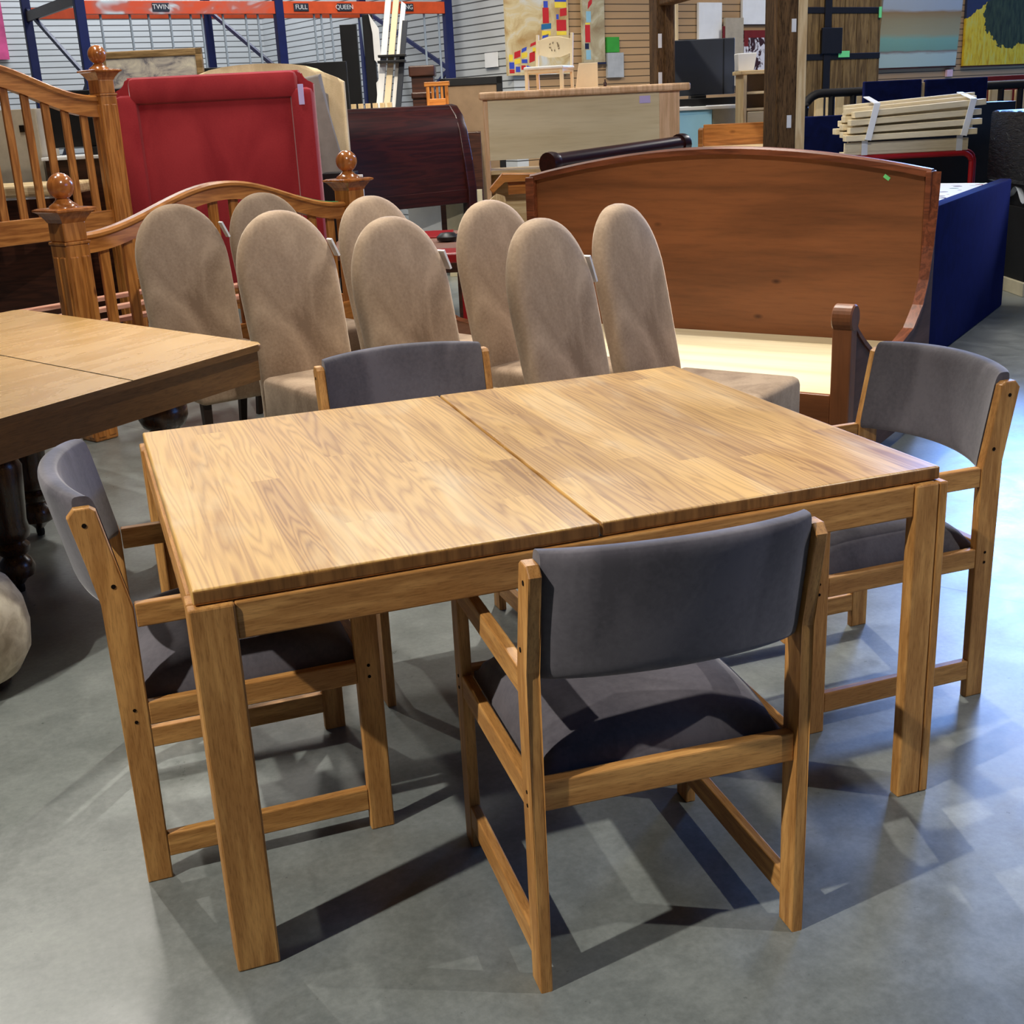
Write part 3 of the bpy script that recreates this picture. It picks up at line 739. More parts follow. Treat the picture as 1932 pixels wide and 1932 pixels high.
# things seen through the timber frame
t = bg('blue_cabinet', 'pale blue painted cabinet beside the birch cabinet', 'cabinet', 1.51, 9.16)
part('body', t, blue_paint, ((-.22, .01, 0), (.07, .45, 1.40))); part('door', t, blue_paint, ((-.17, -.008, .1), (.065, .01, 1.37))); part('top', t, white_paint, ((-.24, -.02, 1.40), (.28, .5, 1.425)))
part('side_carton', t, beige_board, ((.08, .05, 0), (.28, .45, 1.40)), bev=.001)
t = bg('television', 'flat television with a dark grey screen standing on the blue cabinet', 'television', 1.50, 9.3, 0, None, 1.425)
part('screen', t, screen_grey, ((-.22, -.02, .075), (.26, .03, .455)), bev=.006); part('bezel', t, black_paint, ((.175, -.024, .075), (.185, -.018, .45)), bev=0)
part('stand', t, black_paint, ((-.06, -.06, 0), (.05, .08, .075))); part('sound_bar', t, black_paint, ((-.2, -.12, .004), (.25, -.065, .055)))
t = bg('bookcase', 'open pine bookcase with two shelves seen through the timber frame', 'bookcase', 1.86, 8.80)
part('side_panel', t, pale['z'], ((-.13, 0, 0), (-.105, .28, 1.62))); part('side_panel', t, pale['z'], ((.19, 0, 0), (.215, .28, 1.62)))
part('back_panel', t, plain('grey_back', (176, 164, 154), .7, .2), ((-.105, .27, 0), (.19, .28, 1.62))); part('top', t, pale['x'], ((-.15, -.02, 1.62), (.23, .3, 1.645)))
for z in (1.49, 1.38): part('shelf', t, pale['x'], ((-.105, .0, z), (.19, .27, z + .018)))
part('drawer_front', t, birch, ((-.10, -.004, 1.29), (.185, .016, 1.375)))
part('plinth', t, pale['x'], ((-.105, .0, .0), (.19, .02, 1.28)))
t = bg('white_bin', 'white plastic bin on top of the pine bookcase', 'bin', 1.78, 8.95, 0, None, 1.645); m = MB(); m.hexa([Vector(v) for v in ((-.07, -.06, 0), (.04, -.06, 0), (.04, .06, 0), (-.07, .06, 0), (-.075, -.07, .115), (.06, -.07, .115), (.06, .07, .115), (-.075, .07, .115))], .006); obj('tub', m, white_paint, t)
t = bg('pine_dresser', 'low pine chest of drawers before the pine bookcase, seen through the timber frame', 'dresser', 1.60, 8.1, math.radians(-10))
part('body', t, pale['x'], ((-.28, .0, 0), (.3, .45, 1.17))); part('gallery', t, pine['x'], ((-.29, -.01, 1.17), (-.26, .46, 1.29)))
part('gallery', t, pine['x'], ((-.26, .43, 1.17), (.3, .46, 1.31)))
dr = part('drawer', t, pale['x'], ((-.26, -.015, 1.04), (.28, .0, 1.15))); m = MB(); m.ball((-.1, -.025, 1.1), .014, 12); obj('knob', m, chrome, dr, True)
part('drawer', t, pale['x'], ((-.26, -.015, .84), (.28, .0, 1.02)))

# navy upholstered bed at the right
NA, NB_ = Vector((4.20, 3.52, 0)), Vector((5.99, 4.93, 0)); nd = NB_ - NA; nl = nd.length
t = thing('navy_bed', 'royal blue upholstered bed end panel right of the daybed', 'bed', NA, math.atan2(nd.y, nd.x))
part('end_panel', t, navy_cloth, ((0, 0, 0), (nl, .085, .865)), bev=.012, smooth=True)
part('base', t, navy_cloth, ((.05, .085, .08), (nl - .05, .95, .42)))
t = thing('mattress', 'white mattress printed with leaves and berries on the blue bed', 'mattress', NA, math.atan2(nd.y, nd.x))
def print_mat():
    k = NT('berry_print', .8, .2); v = k.n('TexVoronoi'); k.l(k.coord((9, 9, 9)), v.inputs['Vector']); v.inputs['Scale'].default_value = 1
    spot = k.math('LESS_THAN', v.outputs['Distance'], .27)
    cc = k.ramp(k.xyz(v.outputs['Color'])[0], [(.0, lin(210, 40, 46)), (.33, lin(60, 62, 66)), (.34, lin(70, 120, 60)), (.66, lin(250, 250, 248)), (.8, lin(90, 60, 60))])
    k.color(k.mix(spot, lin(244, 244, 240), cc)); return k.m
part('ticking', t, print_mat(), ((.06, .09, .421), (nl - .06, .93, .845)), bev=.05, smooth=True)

# trestle with red tubes, slat bundle, dark boxes
t = bg('tube_trestle', 'black and red tubular trestle carrying the strapped slats', 'trestle', 3.20, 9.75)
for y in (-.06, .22):
    L_, R_, H_ = -.50, .48, .985; pts = [(L_, y, 0), (L_, y, H_ - .08)]
    pts += [(L_ + .08 * (1 - math.cos(a * PI / 12)), y, H_ - .08 + .08 * math.sin(a * PI / 12)) for a in range(1, 7)]
    pts += [(R_ + (.12 if y > 0 else 0) - .08 * (1 - math.cos(a * PI / 12)), y, H_ - .08 + .08 * math.sin(a * PI / 12)) for a in range(6, 0, -1)]
    pts += [(R_ + (.12 if y > 0 else 0), y, H_ - .08), (R_ + (.12 if y > 0 else 0), y, .70)]
    m = MB(); m.tube(pts, .022, 10); fr = obj('tube_frame', m, red_tube, t, True)
    m = MB(); m.tube([(R_ + (.12 if y > 0 else 0), y, .70), (R_ + (.12 if y > 0 else 0), y, 0)], .0165, 10); obj('grey_sleeve', m, rod_steel, fr, True)
part('black_shelf', t, black_paint, ((-.5, -.05, .5), (.48, .2, .53)))
t = bg('slat_bundle', 'bundle of pale pine bed slats tied with white straps above the daybed', 'slats', 3.20, 9.75, 0, None, 1.008); t.scale = (1.28, 1.28, 1.22)
rnd = random.Random(3)
part('slat', t, slat_wood, ((-.40, -.05, .0), (.345, .06, .018)), ((-.40, -.052, .018), (.345, -.035, .075)), bev=.002)
for k in range(4):
    for j in range(3):
        m = MB(); y = -.06 + j * .085; z = .104 + k * .052 + .02 * j
        rz = rnd.uniform(-.025, .025); ry = -.012 - .014 * k
        m.box((-.015 + .012 * k + rnd.uniform(-.02, .02), y, z + .004), (.78, .075, .036), .003, Matrix.Rotation(rz, 3, 'Z') @ Matrix.Rotation(ry, 3, 'Y')); obj('slat', m, slat_wood, t)
for x in (-.28, .29):
    m = MB(); m.span((x - .018, -.058, -.002), (x + .018, -.053, .095)); m.beam((x, -.056, .088), (x + .004, -.106, .098), .036, .005); m.beam((x + .004, -.106, .09), (x + .05, -.106, .305), .036, .006, 0, (0, 1, 0)); m.beam((x + .05, -.106, .305), (x + .06, .16, .345), .036, .005); obj('strap', m, strap_white, t)
t = bg('navy_headboard', 'navy two-panel padded headboard behind the strapped slats', 'headboard', 3.72, 11.0)
part('pad', t, navy_cloth, ((-.51, 0, .3), (-.018, .08, 1.548)), bev=.01); part('pad', t, navy_cloth, ((.018, 0, .3), (.55, .08, 1.54)), bev=.01); part('batten', t, pale['z'], ((-.018, .03, 0), (.018, .06, 1.52)))
for x in (-.35, .38): part('leg', t, leg_dark, ((x - .025, .01, 0), (x + .025, .06, .3)))
t = bg('navy_cushion', 'small navy padded cushion left of the strapped slats', 'cushion', 2.74, 10.4); part('pad', t, navy_cloth, ((-.20, 0, 0), (.17, .07, 1.295)), bev=.01)
t = bg('iron_bed', 'black iron bed head with rounded corners behind the navy panels', 'bed head', 3.69, 11.2)
m = MB(); pts = [(-.95, 0, 0), (-.95, 0, 1.32)] + [(-.95 + .15 * (1 - math.cos(a * PI / 12)), 0, 1.32 + .15 * math.sin(a * PI / 12)) for a in range(1, 7)] + [(1.5, 0, 1.465)]
m.tube(pts, .038, 10); obj('frame_tube', m, black_metal, t, True)
for x in (-.71, -.52, -.37, .62, .78, .95, 1.12): m = MB(); m.tube([(x, 0, 0), (x, 0, 1.455)], .028, 8); obj('bar', m, black_metal, t, True)
for i, (a, w_, zt) in enumerate(((2.93, .038, 1.45), (3.015, .022, 1.44), (3.115, .038, 1.45), (3.27, .042, 1.46), (4.39, .042, 1.43), (4.51, .055, 1.43), (4.615, .045, 1.42), (4.74, .05, 1.42))):
    t = bg('pine_board', 'upright pale pine board behind the bars of the black iron bed head', 'board', a, 11.42, 0, 'pine boards behind the iron bed head'); part('board', t, pale['z'], ((-w_ / 1.0, 0, 0), (w_ / 1.0, .03, zt)), bev=.002)
t = bg('oxblood_panel', 'oxblood red panel edge above the iron bed head at the right', 'panel', 4.85, 11.7); part('panel', t, rust_red, ((-.34, 0, .0), (.6, .05, 1.545)))
t = bg('wrapped_stack', 'stack wrapped in black stretch film on a pale skid at the right edge', 'stack', 4.2, 9.0)
part('skid', t, beige_board, ((-.42, -.2, 0), (.6, .7, .10))); part('carton', t, plain('black_carton', (14, 14, 16), .6, .3, .3), ((-.40, -.15, .10), (.55, .6, .62)))
part('teal_label', t, teal, ((-.385, -.156, .42), (-.26, -.15, .52)), bev=0)
m = MB(); m.grid(lambda u, v: (-.42 + 1.0 * u, -.20 + .84 * v, .635 + .07 * math.sin(9 * u + 5 * v) * math.sin(14 * v + 3) + .06), 26, 26); obj('crumpled_film', m, plain('clear_film', (206, 212, 220), .2, .5, .2), t, True)
part('wrapped_block', t, wrap, ((-.44, -.12, .78), (.55, .6, 1.29)), bev=.03, smooth=True)
part('carton', t, black_paint, ((-.38, -.1, .62), (.5, .55, .78)))
t = bg('black_box', 'tall black box behind the trestle of slats', 'box', 3.62, 10.3); part('carton', t, black_paint, ((-.6, 0, 0), (.62, .4, 1.34)))

# left background
t = bg('wide_chest', 'dark brown chest with a pale wooden top behind the pine headboard', 'chest', -3.55, 8.75)
part('body', t, dkbrown, ((-1.2, 0, 0), (.45, .5, 1.03))); part('top', t, pale['x'], ((-1.24, -.04, 1.05), (.62, .54, 1.125)), bev=.015); part('pale_edge', t, white_paint, ((-1.2, -.01, 1.03), (.5, .5, 1.05)))
t = bg('beige_cabinet', 'plain beige cabinet with a small dark square, seen through the pine headboard', 'cabinet', -3.95, 9.7)
part('carcass', t, taupe, ((-.6, 0, 0), (.5, .4, 1.64))); m = MB(); m.box((.39, -.006, 1.50), (.05, .012, .05)); obj('latch', m, hole, t)
t = bg('dark_dresser', 'dark brown dresser with a white edge strip, seen through the pine headboard', 'dresser', -3.0, 9.6); part('body', t, dkbrown, ((-.4, 0, 0), (.35, .5, 1.26))); part('top', t, white_paint, ((-.42, -.02, 1.26), (.37, .52, 1.285)))
t = bg('television', 'black television on the dark dresser behind the pine headboard', 'television', -3.0, 9.75, 0, None, 1.285); part('screen', t, black_paint, ((-.36, 0, .06), (.34, .05, .47)), bev=.006); part('stand', t, black_paint, ((-.12, -.05, 0), (.12, .1, .06)))

t = bg('framed_picture', 'gilt framed picture leaning behind the red headboard', 'picture', -2.95, 11.3, 0, None, .9)
part('frame', t, gilt, ((-.45, 0, 0), (-.39, .05, 1.2)), ((.39, 0, 0), (.45, .05, 1.2)), ((-.45, 0, 1.14), (.45, .05, 1.2)), ((-.45, 0, 0), (.45, .05, .06)), bev=.008)
def art_pale():
    k = NT('mottled_print', .4, .5); f = k.noise(k.coord((2, 2, 3)), 2.4, 5, .65, 1)
    k.color(k.ramp(f, [(.3, lin(236, 226, 200)), (.5, lin(190, 180, 168)), (.6, lin(120, 116, 120)), (.7, lin(230, 232, 234))])); return k.m
part('print', t, art_pale(), ((-.39, .012, .06), (.39, .03, 1.14)), bev=0)
t = bg('low_dresser', 'black dresser under the gilt framed picture, hidden behind the red headboard', 'dresser', -3.05, 11.25); part('body', t, black_paint, ((-.6, -.1, 0), (.6, .4, .9)))

def lean(name, label, cat, a0, a1, z0, z1, d, w, mat, dp=.04, group=None):
    t = bg(name, label, cat, a0, d, 0, group); m = MB(); dx = a1 - a0
    m.prism([(-w / 2, 0, z0), (w / 2, 0, z0), (dx + w / 2, .0, z1), (dx - w / 2, .0, z1)], (0, dp, 0), .004); obj('rail', m, mat, t); return t
lean('black_slab', 'black bed slab standing in the rack left of the white rails', 'slab', -1.37, -1.37, 0, 2.32, 12.75, .16, black_paint, .1)
lean('black_slab', 'black slab with a notched white edge standing in the rack', 'slab', -1.17, -1.17, 0, 2.40, 12.7, .10, black_paint, .12)
t = bg('white_slab', 'narrow white notched board against the black slab in the rack', 'board', -1.09, 12.65)
m = MB(); m.prism([(-.035, 0, 0), (.03, 0, 0), (.03, 0, 2.26), (-.06, 0, 2.40), (-.035, 0, 2.22), (-.035, 0, 1.98), (-.005, 0, 1.95), (-.005, 0, 1.80), (-.035, 0, 1.77)], (0, .04, 0), .002); obj('board', m, white_paint, t)
t = bg('white_bed_rails', 'tall bundle of white bed rails tied with black bands leaning on the rack', 'bed rails', -1.33, 12.15)
for k, (dx, w_, mt) in enumerate(((0, .07, white_paint), (.065, .07, cream_paint), (.13, .06, white_paint))):
    m = MB(); m.prism([(dx - w_ / 2, .02 * k, 0), (dx + w_ / 2, .02 * k, 0), (dx + w_ / 2 + .41, .02 * k + .1, 2.52 - .04 * k), (dx - w_ / 2 + .43, .02 * k + .1, 2.55 - .04 * k)], (0, .05, 0), .004); obj('rail', m, mt, t)
m = MB(); m.prism([(.16, .02, 0), (.22, .02, 0), (.58, .1, 2.3), (.53, .1, 2.3)], (0, .05, 0), .004); obj('dark_rail', m, screen_grey, t)
for z in (1.94, 1.99):
    x = .41 * z / 2.5; m = MB(); m.box((x + .09, .04, z), (.26, .15, .022), .003); obj('band', m, black_paint, t)
for i in range(6):
    t = bg('pine_stick', 'pale pine stick standing upright behind the mahogany sleigh headboard', 'stick', -1.27 + i * .066, 11.75, 0, 'pine sticks behind the sleigh headboard'); part('stick', t, pale['z'], ((-.022, 0, 0), (.022, .06, 1.575)), bev=.002)
t = bg('dark_hutch', 'dark brown carved hutch to the right of the white bed rails', 'hutch', -.66, 12.35)
part('body', t, dkbrown, ((-.1, 0, 0), (.11, .3, 1.88))); part('cornice', t, dkbrown, ((-.12, -.03, 1.80), (.13, .33, 1.9)), bev=.012); part('cornice', t, dkbrown, ((-.11, -.02, 1.60), (.12, .32, 1.66)), bev=.012)
t = bg('framed_board', 'black framed tan board leaning behind the birch cabinet', 'board', -.17, 12.3)
part('frame', t, black_paint, ((-.32, 0, 0), (-.26, .04, 1.77)), ((.22, 0, 0), (.28, .04, 1.77)), ((-.32, 0, 1.70), (.28, .04, 1.77)), bev=.004); part('panel', t, plain('tan_board', (140, 116, 90), .7, .2), ((-.27, .012, .05), (.24, .03, 1.72)), bev=0)
t = bg('dark_sideboard', 'dark sideboard behind the sleigh headboard carrying the little slatted chair', 'sideboard', -.42, 11.8); part('body', t, dkbrown, ((-.25, 0, 0), (.3, .4, 1.28)))
t = bg('slat_chair', 'small orange wooden slat-back chair on the dark sideboard', 'chair', -.52, 11.95, math.radians(-12), None, 1.28)
for x in (-.09, .09): part('back_post', t, pine['z'], ((x - .016, .06, 0), (x + .016, .09, .46))); part('front_leg', t, pine['z'], ((x - .014, -.09, 0), (x + .014, -.062, .2)))
part('seat', t, pine['x'], ((-.11, -.1, .2), (.11, .1, .225))); part('top_rail', t, pine['x'], ((-.12, .055, .42), (.12, .095, .46))); part('lower_rail', t, pine['x'], ((-.08, .06, .25), (.08, .085, .31)))
for x in (-.045, 0, .045): part('slat', t, pine['z'], ((x - .012, .065, .3), (x + .012, .08, .43)))

# ------------------------------------------------------------------ pallet rack and wall pieces, squared to the hall
def hb(name, label, cat, u, v, z=0, group=None): return thing(name, label, cat, HL(u, v, z), HA, group)
rk = hb('pallet_rack', 'navy and orange pallet rack holding bed parts against the white slat wall', 'rack', 3.40, 12.4)
U = [0, 1.99, 3.985]
for i, u in enumerate(U):
    for y in (0, 2.05):
        m = MB(); m.span((u - .045, y - .04, 0), (u + .045, y + .04, 3.0), .006); obj('upright', m, navy_steel, rk)
    m = MB(); m.beam((u, 2.0, 2.70), (u, .03, 1.92), .03, .04); m.beam((u, .03, 1.92), (u, 2.0, .9), .03, .04); obj('diagonal_brace', m, navy_steel, rk)
def wrapped_orange():
    k = NT('wrapped_orange_beam', .35, .5); f = k.noise(k.coord((1.3, 1, 2)), 1.6, 3, .55, .6)
    k.color(k.ramp(f, [(.46, lin(232, 92, 44)), (.54, lin(206, 112, 92)), (.6, lin(214, 228, 238))])); return k.m
bm_mat = wrapped_orange()
SG = [(.0, 'TWIN', 4.165), (0, 'FULL', 5.63), (0, 'QUEEN', 6.12), (0, 'KING', 6.86)]
for i in (0, 1):
    m = MB(); m.span((U[i] + .045, -.03, 2.49), (U[i + 1] - .045, .03, 2.61), .004); b = obj('beam', m, bm_mat if i == 0 else orange_steel, rk)
    m = MB(); m.span((U[i] + .045, 2.02, 2.61), (U[i + 1] - .045, 2.08, 2.72), .004); obj('beam', m, orange_steel, rk)
for u in U[:1]:
    m = MB(); m.span((u - .02, .04, 2.58), (u + .02, 2.0, 2.68), .003); obj('side_beam', m, dkbrown, rk)
for _, word, u in SG:
    m = MB(); m.box((u - 3.40, -.036, 2.552), (.165, .008, .075), .002); pl_ = obj('sign_plate', m, screen_grey, rk)
    text('lettering', word, .062, tag_white, pl_, (u - 3.40, -.0405, 2.552), (PI / 2, 0, 0))
for u in (3.59, 3.87, 4.05, 4.26, 4.47, 4.58, 4.80, 5.04, 5.17, 5.79, 5.87, 5.98, 7.10, 7.28):
    m = MB(); m.tube([(u - 3.40, .02, 0.0), (u - 3.40, .02, 2.5)], .012, 8); obj('divider_rod', m, rod_steel, rk, True)
m = MB(); m.tube([(2.87, -.1, 2.45), (3.02, -.05, .6)], .014, 8); obj('divider_rod', m, rod_steel, rk, True)

# canvases: flat painted boards hung on the walls
def canvas(name, label, cat, u0, u1, z0, z1, mats, patches, v=11.45, skew=0, frame=None):
    t = hb(name, label, cat, u0, v, z0); W_, H_ = u1 - u0, z1 - z0
    m = MB(); m.prism([(0, 0, 0), (W_, 0, 0), (W_ + skew, 0, H_), (skew, 0, H_)], (0, .035, 0))
    n0 = len(m.bm.faces)
    for p in patches:
        mi, pts = p[0], p[1:]
        vs = [m.bm.verts.new((x * W_ + skew * z, -.0012, z * H_)) for x, z in pts]; fc = m.bm.faces.new(vs); fc.material_index = mi
    obj('painted_canvas', m, mats, t)
    if frame:
        m = MB(); m.span((-.012, -.004, -.02), (W_ + .012, .034, 0)); obj('frame_edge', m, frame, t)
    return t
def ochre(name, a, b, c):
    k = NT(name, .6, .3); f = k.noise(k.coord((1, 1, 1)), 3.4, 5, .6, 1.2); k.color(k.ramp(f, [(.3, lin(*a)), (.5, lin(*b)), (.68, lin(*c))])); return k.m
P_R, P_B, P_Y, P_T, P_L, P_N = [plain('paint_' + n, c, .6, .3, .08) for n, c in (('red', (190, 40, 44)), ('blue', (58, 78, 180)), ('yellow', (232, 204, 64)), ('teal', (40, 104, 150)), ('sky', (140, 186, 206)), ('navy', (30, 36, 66)))]
och = ochre('ochre_wash', (170, 136, 84), (204, 186, 142), (206, 208, 204)); och2 = ochre('olive_wash', (140, 122, 92), (176, 166, 136), (206, 204, 184))
def q(mi, x0, z0, x1, z1, s=0): return (mi, (x0, z0), (x1, z0 + s), (x1 + s * .4, z1 + s), (x0 + s * .4, z1))
canvas('abstract_painting', 'large ochre canvas with red, blue and yellow blocks above the birch cabinet', 'painting', 7.53, 8.34, 1.80, 2.90, [och, P_R, P_B, P_Y, P_T],
       [q(3, .02, .13, .08, .19), q(2, .02, .06, .1, .12), q(1, .02, .02, .1, .055), q(1, .1, .15, .2, .21, .02), q(3, .1, .10, .2, .145, .01), q(2, .12, .03, .19, .08), q(1, .21, .05, .28, .09), q(3, .22, .155, .31, .2, .01), q(2, .22, .205, .3, .24, .02), q(2, .22, .11, .31, .145), q(2, .3, .04, .4, .09, -.02), q(1, .34, .11, .43, .20, .02), q(3, .4, .20, .46, .25), q(1, .36, .255, .48, .285, .03),
        q(4, .55, .41, .71, .46, .01), q(1, .58, .47, .68, .61), q(2, .6, .61, .67, .67), q(2, .56, .33, .66, .355, .02), q(3, .56, .36, .7, .40), q(1, .8, .40, .96, .50), q(3, .8, .36, .96, .395), q(2, .8, .505, .84, .55), q(1, .86, .53, .97, .60, .01), q(3, .78, .61, .97, .66), q(2, .78, .665, .97, .69)], frame=None)
canvas('abstract_painting', 'narrow olive canvas with a string of coloured blocks right of the cream chair', 'painting', 8.53, 8.83, 1.91, 2.90, [och2, P_R, P_B, P_Y, P_T, P_L, P_N],
       [q(5, .12, .03, .34, .13), q(6, .08, .14, .26, .20), q(1, .1, .21, .33, .39, .0), q(3, .12, .395, .33, .41), q(5, .16, .42, .38, .53), q(1, .24, .55, .44, .62, .06), q(1, .5, .66, .62, .70, .02)], frame=P_N)
canvas('green_card', 'green card pinned to the tan slat wall', 'card', 8.87, 9.04, 2.01, 2.17, [green_card], [], v=11.46)
canvas('grey_card', 'grey sheet pinned under the green card on the tan slat wall', 'card', 8.87, 9.10, 1.745, 2.005, [grey_card], [], v=11.46)
sea = NT('sea_paint', .6, .3); zz = sea.math('ADD', sea.math('MULTIPLY', sea.xyz(sea.coord())[2], .78), sea.math('MULTIPLY', sea.math('SUBTRACT', sea.noise(sea.coord((.7, 1, 6)), 3, 4, .6), .5), .05))
sea.color(sea.ramp(zz, [(.0, lin(172, 188, 172)), (.125, lin(176, 190, 174)), (.15, lin(130, 110, 96)), (.165, lin(122, 156, 132)), (.27, lin(128, 166, 142)), (.32, lin(160, 150, 112)), (.46, lin(154, 138, 98)), (.53, lin(150, 118, 74)), (.56, lin(168, 170, 166)), (.9, lin(174, 178, 178))]))
canvas('seascape_painting', 'pale painting of banded sea and sand on the tan wall at the upper right', 'painting', 13.29, 14.88, 1.74, 3.1, [sea.m], [], skew=.12, frame=dkbrown)
fol = NT('autumn_paint', .6, .3); c_ = fol.coord(); o_x = fol.xyz(c_)
hill = fol.math('SUBTRACT', fol.math('ADD', fol.math('MULTIPLY', o_x[2], 1.0), fol.math('MULTIPLY', fol.math('SUBTRACT', fol.noise(c_, 5, 4, .6), .5), .5)), fol.math('MULTIPLY', fol.math('ABSOLUTE', fol.math('SUBTRACT', o_x[0], .85)), .55))
tr = fol.noise(fol.coord((5, 1, 1.2)), 4, 4, .6)
yel = fol.ramp(tr, [(.3, lin(196, 140, 20)), (.5, lin(232, 190, 40)), (.7, lin(214, 196, 90))]); grn = fol.ramp(tr, [(.3, lin(30, 36, 24)), (.7, lin(74, 82, 50))])
ex = fol.math('DIVIDE', fol.math('SUBTRACT', o_x[0], 1.0), .62); ez = fol.math('DIVIDE', fol.math('SUBTRACT', o_x[2], .66), .44)
blob = fol.math('ADD', fol.math('ADD', fol.math('MULTIPLY', ex, ex), fol.math('MULTIPLY', ez, ez)), fol.math('MULTIPLY', fol.math('SUBTRACT', fol.noise(c_, 7, 4, .6), .5), 1.6))
mid = fol.math('LESS_THAN', blob, 1)
far_ = fol.math('GREATER_THAN', o_x[2], fol.math('ADD', fol.math('ADD', .50, fol.math('MULTIPLY', fol.noise(c_, 6, 4, .6), .2)), fol.math('MULTIPLY', o_x[0], .5)))
fol.color(fol.mix(far_, fol.mix(mid, yel, grn), lin(50, 54, 76)))
canvas('autumn_painting', 'yellow and dark green autumn woodland painting in the upper right corner', 'painting', 15.05, 17.0, 1.73, 3.1, [fol.m], [], frame=dkbrown)
cow = NT('blotch_paint', .6, .3); cn = cow.noise(cow.coord((1.6, 1, 1)), 9, 2, .5, 1.4); cow.color(cow.ramp(cn, [(.47, lin(58, 30, 34)), (.52, lin(224, 220, 224))]))
canvas('blotched_painting', 'canvas of dark blotches on white seen through the timber frame', 'painting', 10.9, 11.48, 1.62, 2.22, [cow.m, rust_red, plain('paint_orange', (200, 100, 30), .6, .3)], [q(1, 0, .86, 1, 1), q(1, 0, .7, .12, .86), q(2, .74, .62, 1, .80)], v=11.42)
canvas('white_board', 'white board hung high on the tan wall, seen through the timber frame', 'board', 10.22, 10.58, 2.12, 2.53, [white_paint], [], v=11.46)
canvas('long_white_board', 'long white board high on the tan wall behind the taupe board', 'board', 10.91, 11.6, 2.29, 2.56, [white_paint], [], v=11.46)
canvas('taupe_board', 'taupe board with a dark red edge seen through the timber frame', 'board', 10.60, 10.89, 1.6, 2.36, [taupe, rust_red], [q(1, -.16, .2, -.02, .88)], v=11.42)
t = hb('wood_trim', 'light timber upright on the tan wall seen through the timber frame', 'trim', 9.83, 11.44); part('strip', t, pale['z'], ((0, 0, 0), (.06, .04, 4.0)))
canvas('notice_sheet', 'small pink notice on the tan wall below the paintings', 'notice', 14.73, 14.85, 1.60, 1.69, [plain('pink_paper', (226, 186, 190), .7, .2)], [], v=11.46)
t = thing('notice_sheet', 'pale grey notice on the white slat wall left of the ochre painting', 'notice', HL(7.61, 11.9, 1.92), HA + PI / 2)
m = MB(); m.box((-.02, .01, .06), (.26, .006, .15)); obj('paper', m, tag_white, t)
canvas('pink_poster', 'pink poster on the white slat wall at the upper left edge', 'poster', 3.3, 3.96, 2.40, 3.3, [plain('pink_print', (196, 80, 130), .5, .3, .5, 2)], [], v=18.14)

# barn door with iron straps
t = hb('barn_door', 'old plank barn door with black iron straps leaning on the tan wall', 'door', 11.85, 11.33)
for i in range(6):
    m = MB(); m.span((.225 * i, 0, 0), (.225 * i + .219, .05, 3.0), .004); obj('plank', m, barn, t)
part('iron_strap', t, black_metal, ((-.02, -.012, 2.40), (1.28, 0, 2.47))); part('iron_strap', t, black_metal, ((-.02, -.012, 1.86), (1.34, 0, 1.93)))
part('iron_strap', t, black_metal, ((.30, -.02, 0), (.42, -.012, 3.0))); part('latch_plate', t, black_metal, ((.24, -.04, 1.93), (.60, -.02, 2.23)))
m = MB(); m.box((.66, -.02, 1.92), (.2, .006, .075)); obj('green_tag', m, tag_green, t)
m = MB(); m.box((1.30, -.02, 2.41), (.05, .006, .13)); obj('green_tag', m, tag_green, t)

# ------------------------------------------------------------------ lamps, daylight, camera
def lamp(name, kind, loc, target, energy, color, **kw):
    L = bpy.data.lights.new(name, kind); L.energy = energy; L.color = color
    for k, v in kw.items(): setattr(L, k, v)
    o = bpy.data.objects.new(name, L); COL.objects.link(o); o.location = loc
    o.rotation_euler = (Vector(target) - Vector(loc)).to_track_quat('-Z', 'Y').to_euler(); return o
WARM = (1, .88, .70); NEUT = (1, .95, .86); SKY = (.16, .38, 1)
lamp('key_or_fill_spot', 'SPOT', (-3.0, -1.0, 4.3), (.12, .1, .3), 1000, NEUT, spot_size=math.radians(40), spot_blend=.7, shadow_soft_size=.05)
lamp('key_or_fill_spot', 'SPOT', (2.7, 4.6, 4.8), (1.2, .6, 0), 900, NEUT, spot_size=math.radians(64), spot_blend=.5, shadow_soft_size=.05)
lamp('key_or_fill_spot', 'SPOT', (-1.4, 4.9, 4.8), (.2, 1.2, .4), 420, NEUT, spot_size=math.radians(70), spot_blend=.6, shadow_soft_size=.06)
lamp('key_or_fill_spot', 'SPOT', (4.0, -2.0, 4.6), (1.75, -.45, 0), 420, NEUT, spot_size=math.radians(30), spot_blend=.4, shadow_soft_size=.04)
lamp('key_or_fill_spot', 'SPOT', PL(.4, 1.6, 5.2), PL(.1, 6.6, .9), 720, NEUT, spot_size=math.radians(66), spot_blend=.7, shadow_soft_size=.08)  # unseen fill spot, added to brighten the tan chairs, bed and cabinet
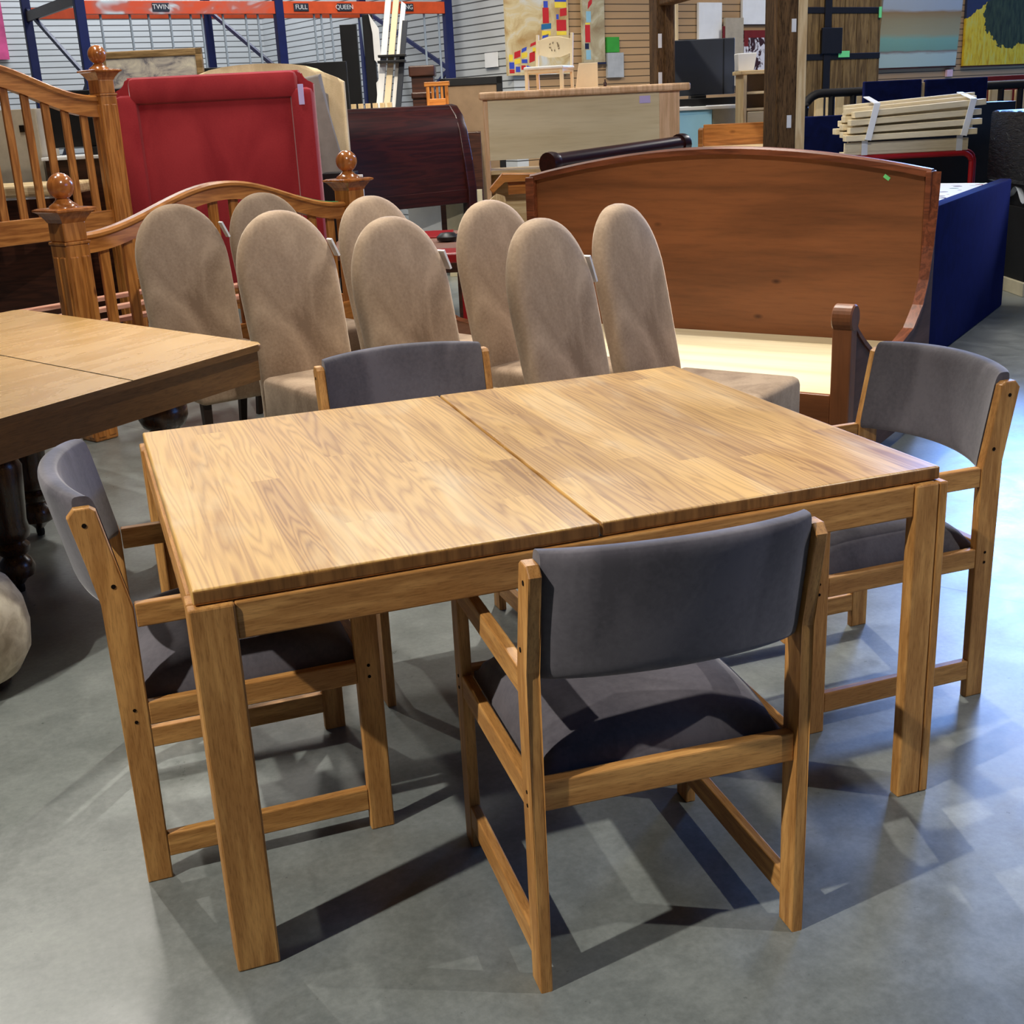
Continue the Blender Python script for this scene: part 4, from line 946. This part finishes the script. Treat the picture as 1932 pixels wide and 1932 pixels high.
# high windows: cool daylight from the right and from far back
lamp('high_window', 'AREA', HL(20, 11.38, 4.7), HL(20, 0, 3.2), 5200, SKY, shape='RECTANGLE', size=8.5, size_y=2.2)
lamp('high_window', 'AREA', PL(9.0, 2, 3.6), PL(1, 3.5, .3), 130, SKY, shape='RECTANGLE', size=5, size_y=2.5)
# unseen area strips added under the roof as general fill
for a, d, e_ in ((-3, 8, 150), (1.5, 8.5, 130), (-1, 11, 150), (6, 13, 200)):
    lamp('fill_strip', 'AREA', PL(a, d, 5.6), PL(a, d, 0), e_, NEUT, shape='RECTANGLE', size=.5, size_y=2.6)
lamp('fill_strip', 'AREA', HL(5.2, 16.2, 5.4), HL(5.2, 16.8, 0), 210, (.90, .94, 1), shape='RECTANGLE', size=4, size_y=.5)  # added fill strip, out of view, lifting the white wall behind the rack
lamp('key_or_fill_spot', 'SPOT', PL(-.3, 8.2, 5.2), PL(.6, 11.5, 1.9), 800, WARM, spot_size=math.radians(50), spot_blend=.5, shadow_soft_size=.06)  # unseen warm fill, added to brighten the cabinet and canvases
W = bpy.data.worlds.new('hall_air'); scene.world = W; W.use_nodes = True
W.node_tree.nodes['Background'].inputs[0].default_value = (.62, .74, 1, 1); W.node_tree.nodes['Background'].inputs[1].default_value = .035

cam = bpy.data.cameras.new('camera'); co = bpy.data.objects.new('camera', cam); COL.objects.link(co)
cam.sensor_width = 36; cam.lens = 36 * 2288 / 1932; cam.clip_start = .05; cam.clip_end = 200
pitch, roll = .3220, -.0491
fw = Vector((sH * math.cos(pitch), cH * math.cos(pitch), -math.sin(pitch))); rt = Vector((cH, -sH, 0)); up = rt.cross(fw)
r2 = rt * math.cos(roll) + up * math.sin(roll); u2 = -rt * math.sin(roll) + up * math.cos(roll)
M = Matrix((r2, u2, -fw)).transposed().to_4x4(); M.translation = EYE; co.matrix_world = M
scene.camera = co
vs = scene.view_settings; vs.view_transform = 'Standard'; vs.look = 'None'; vs.gamma = 1; vs.use_curve_mapping = False; vs.exposure = 0
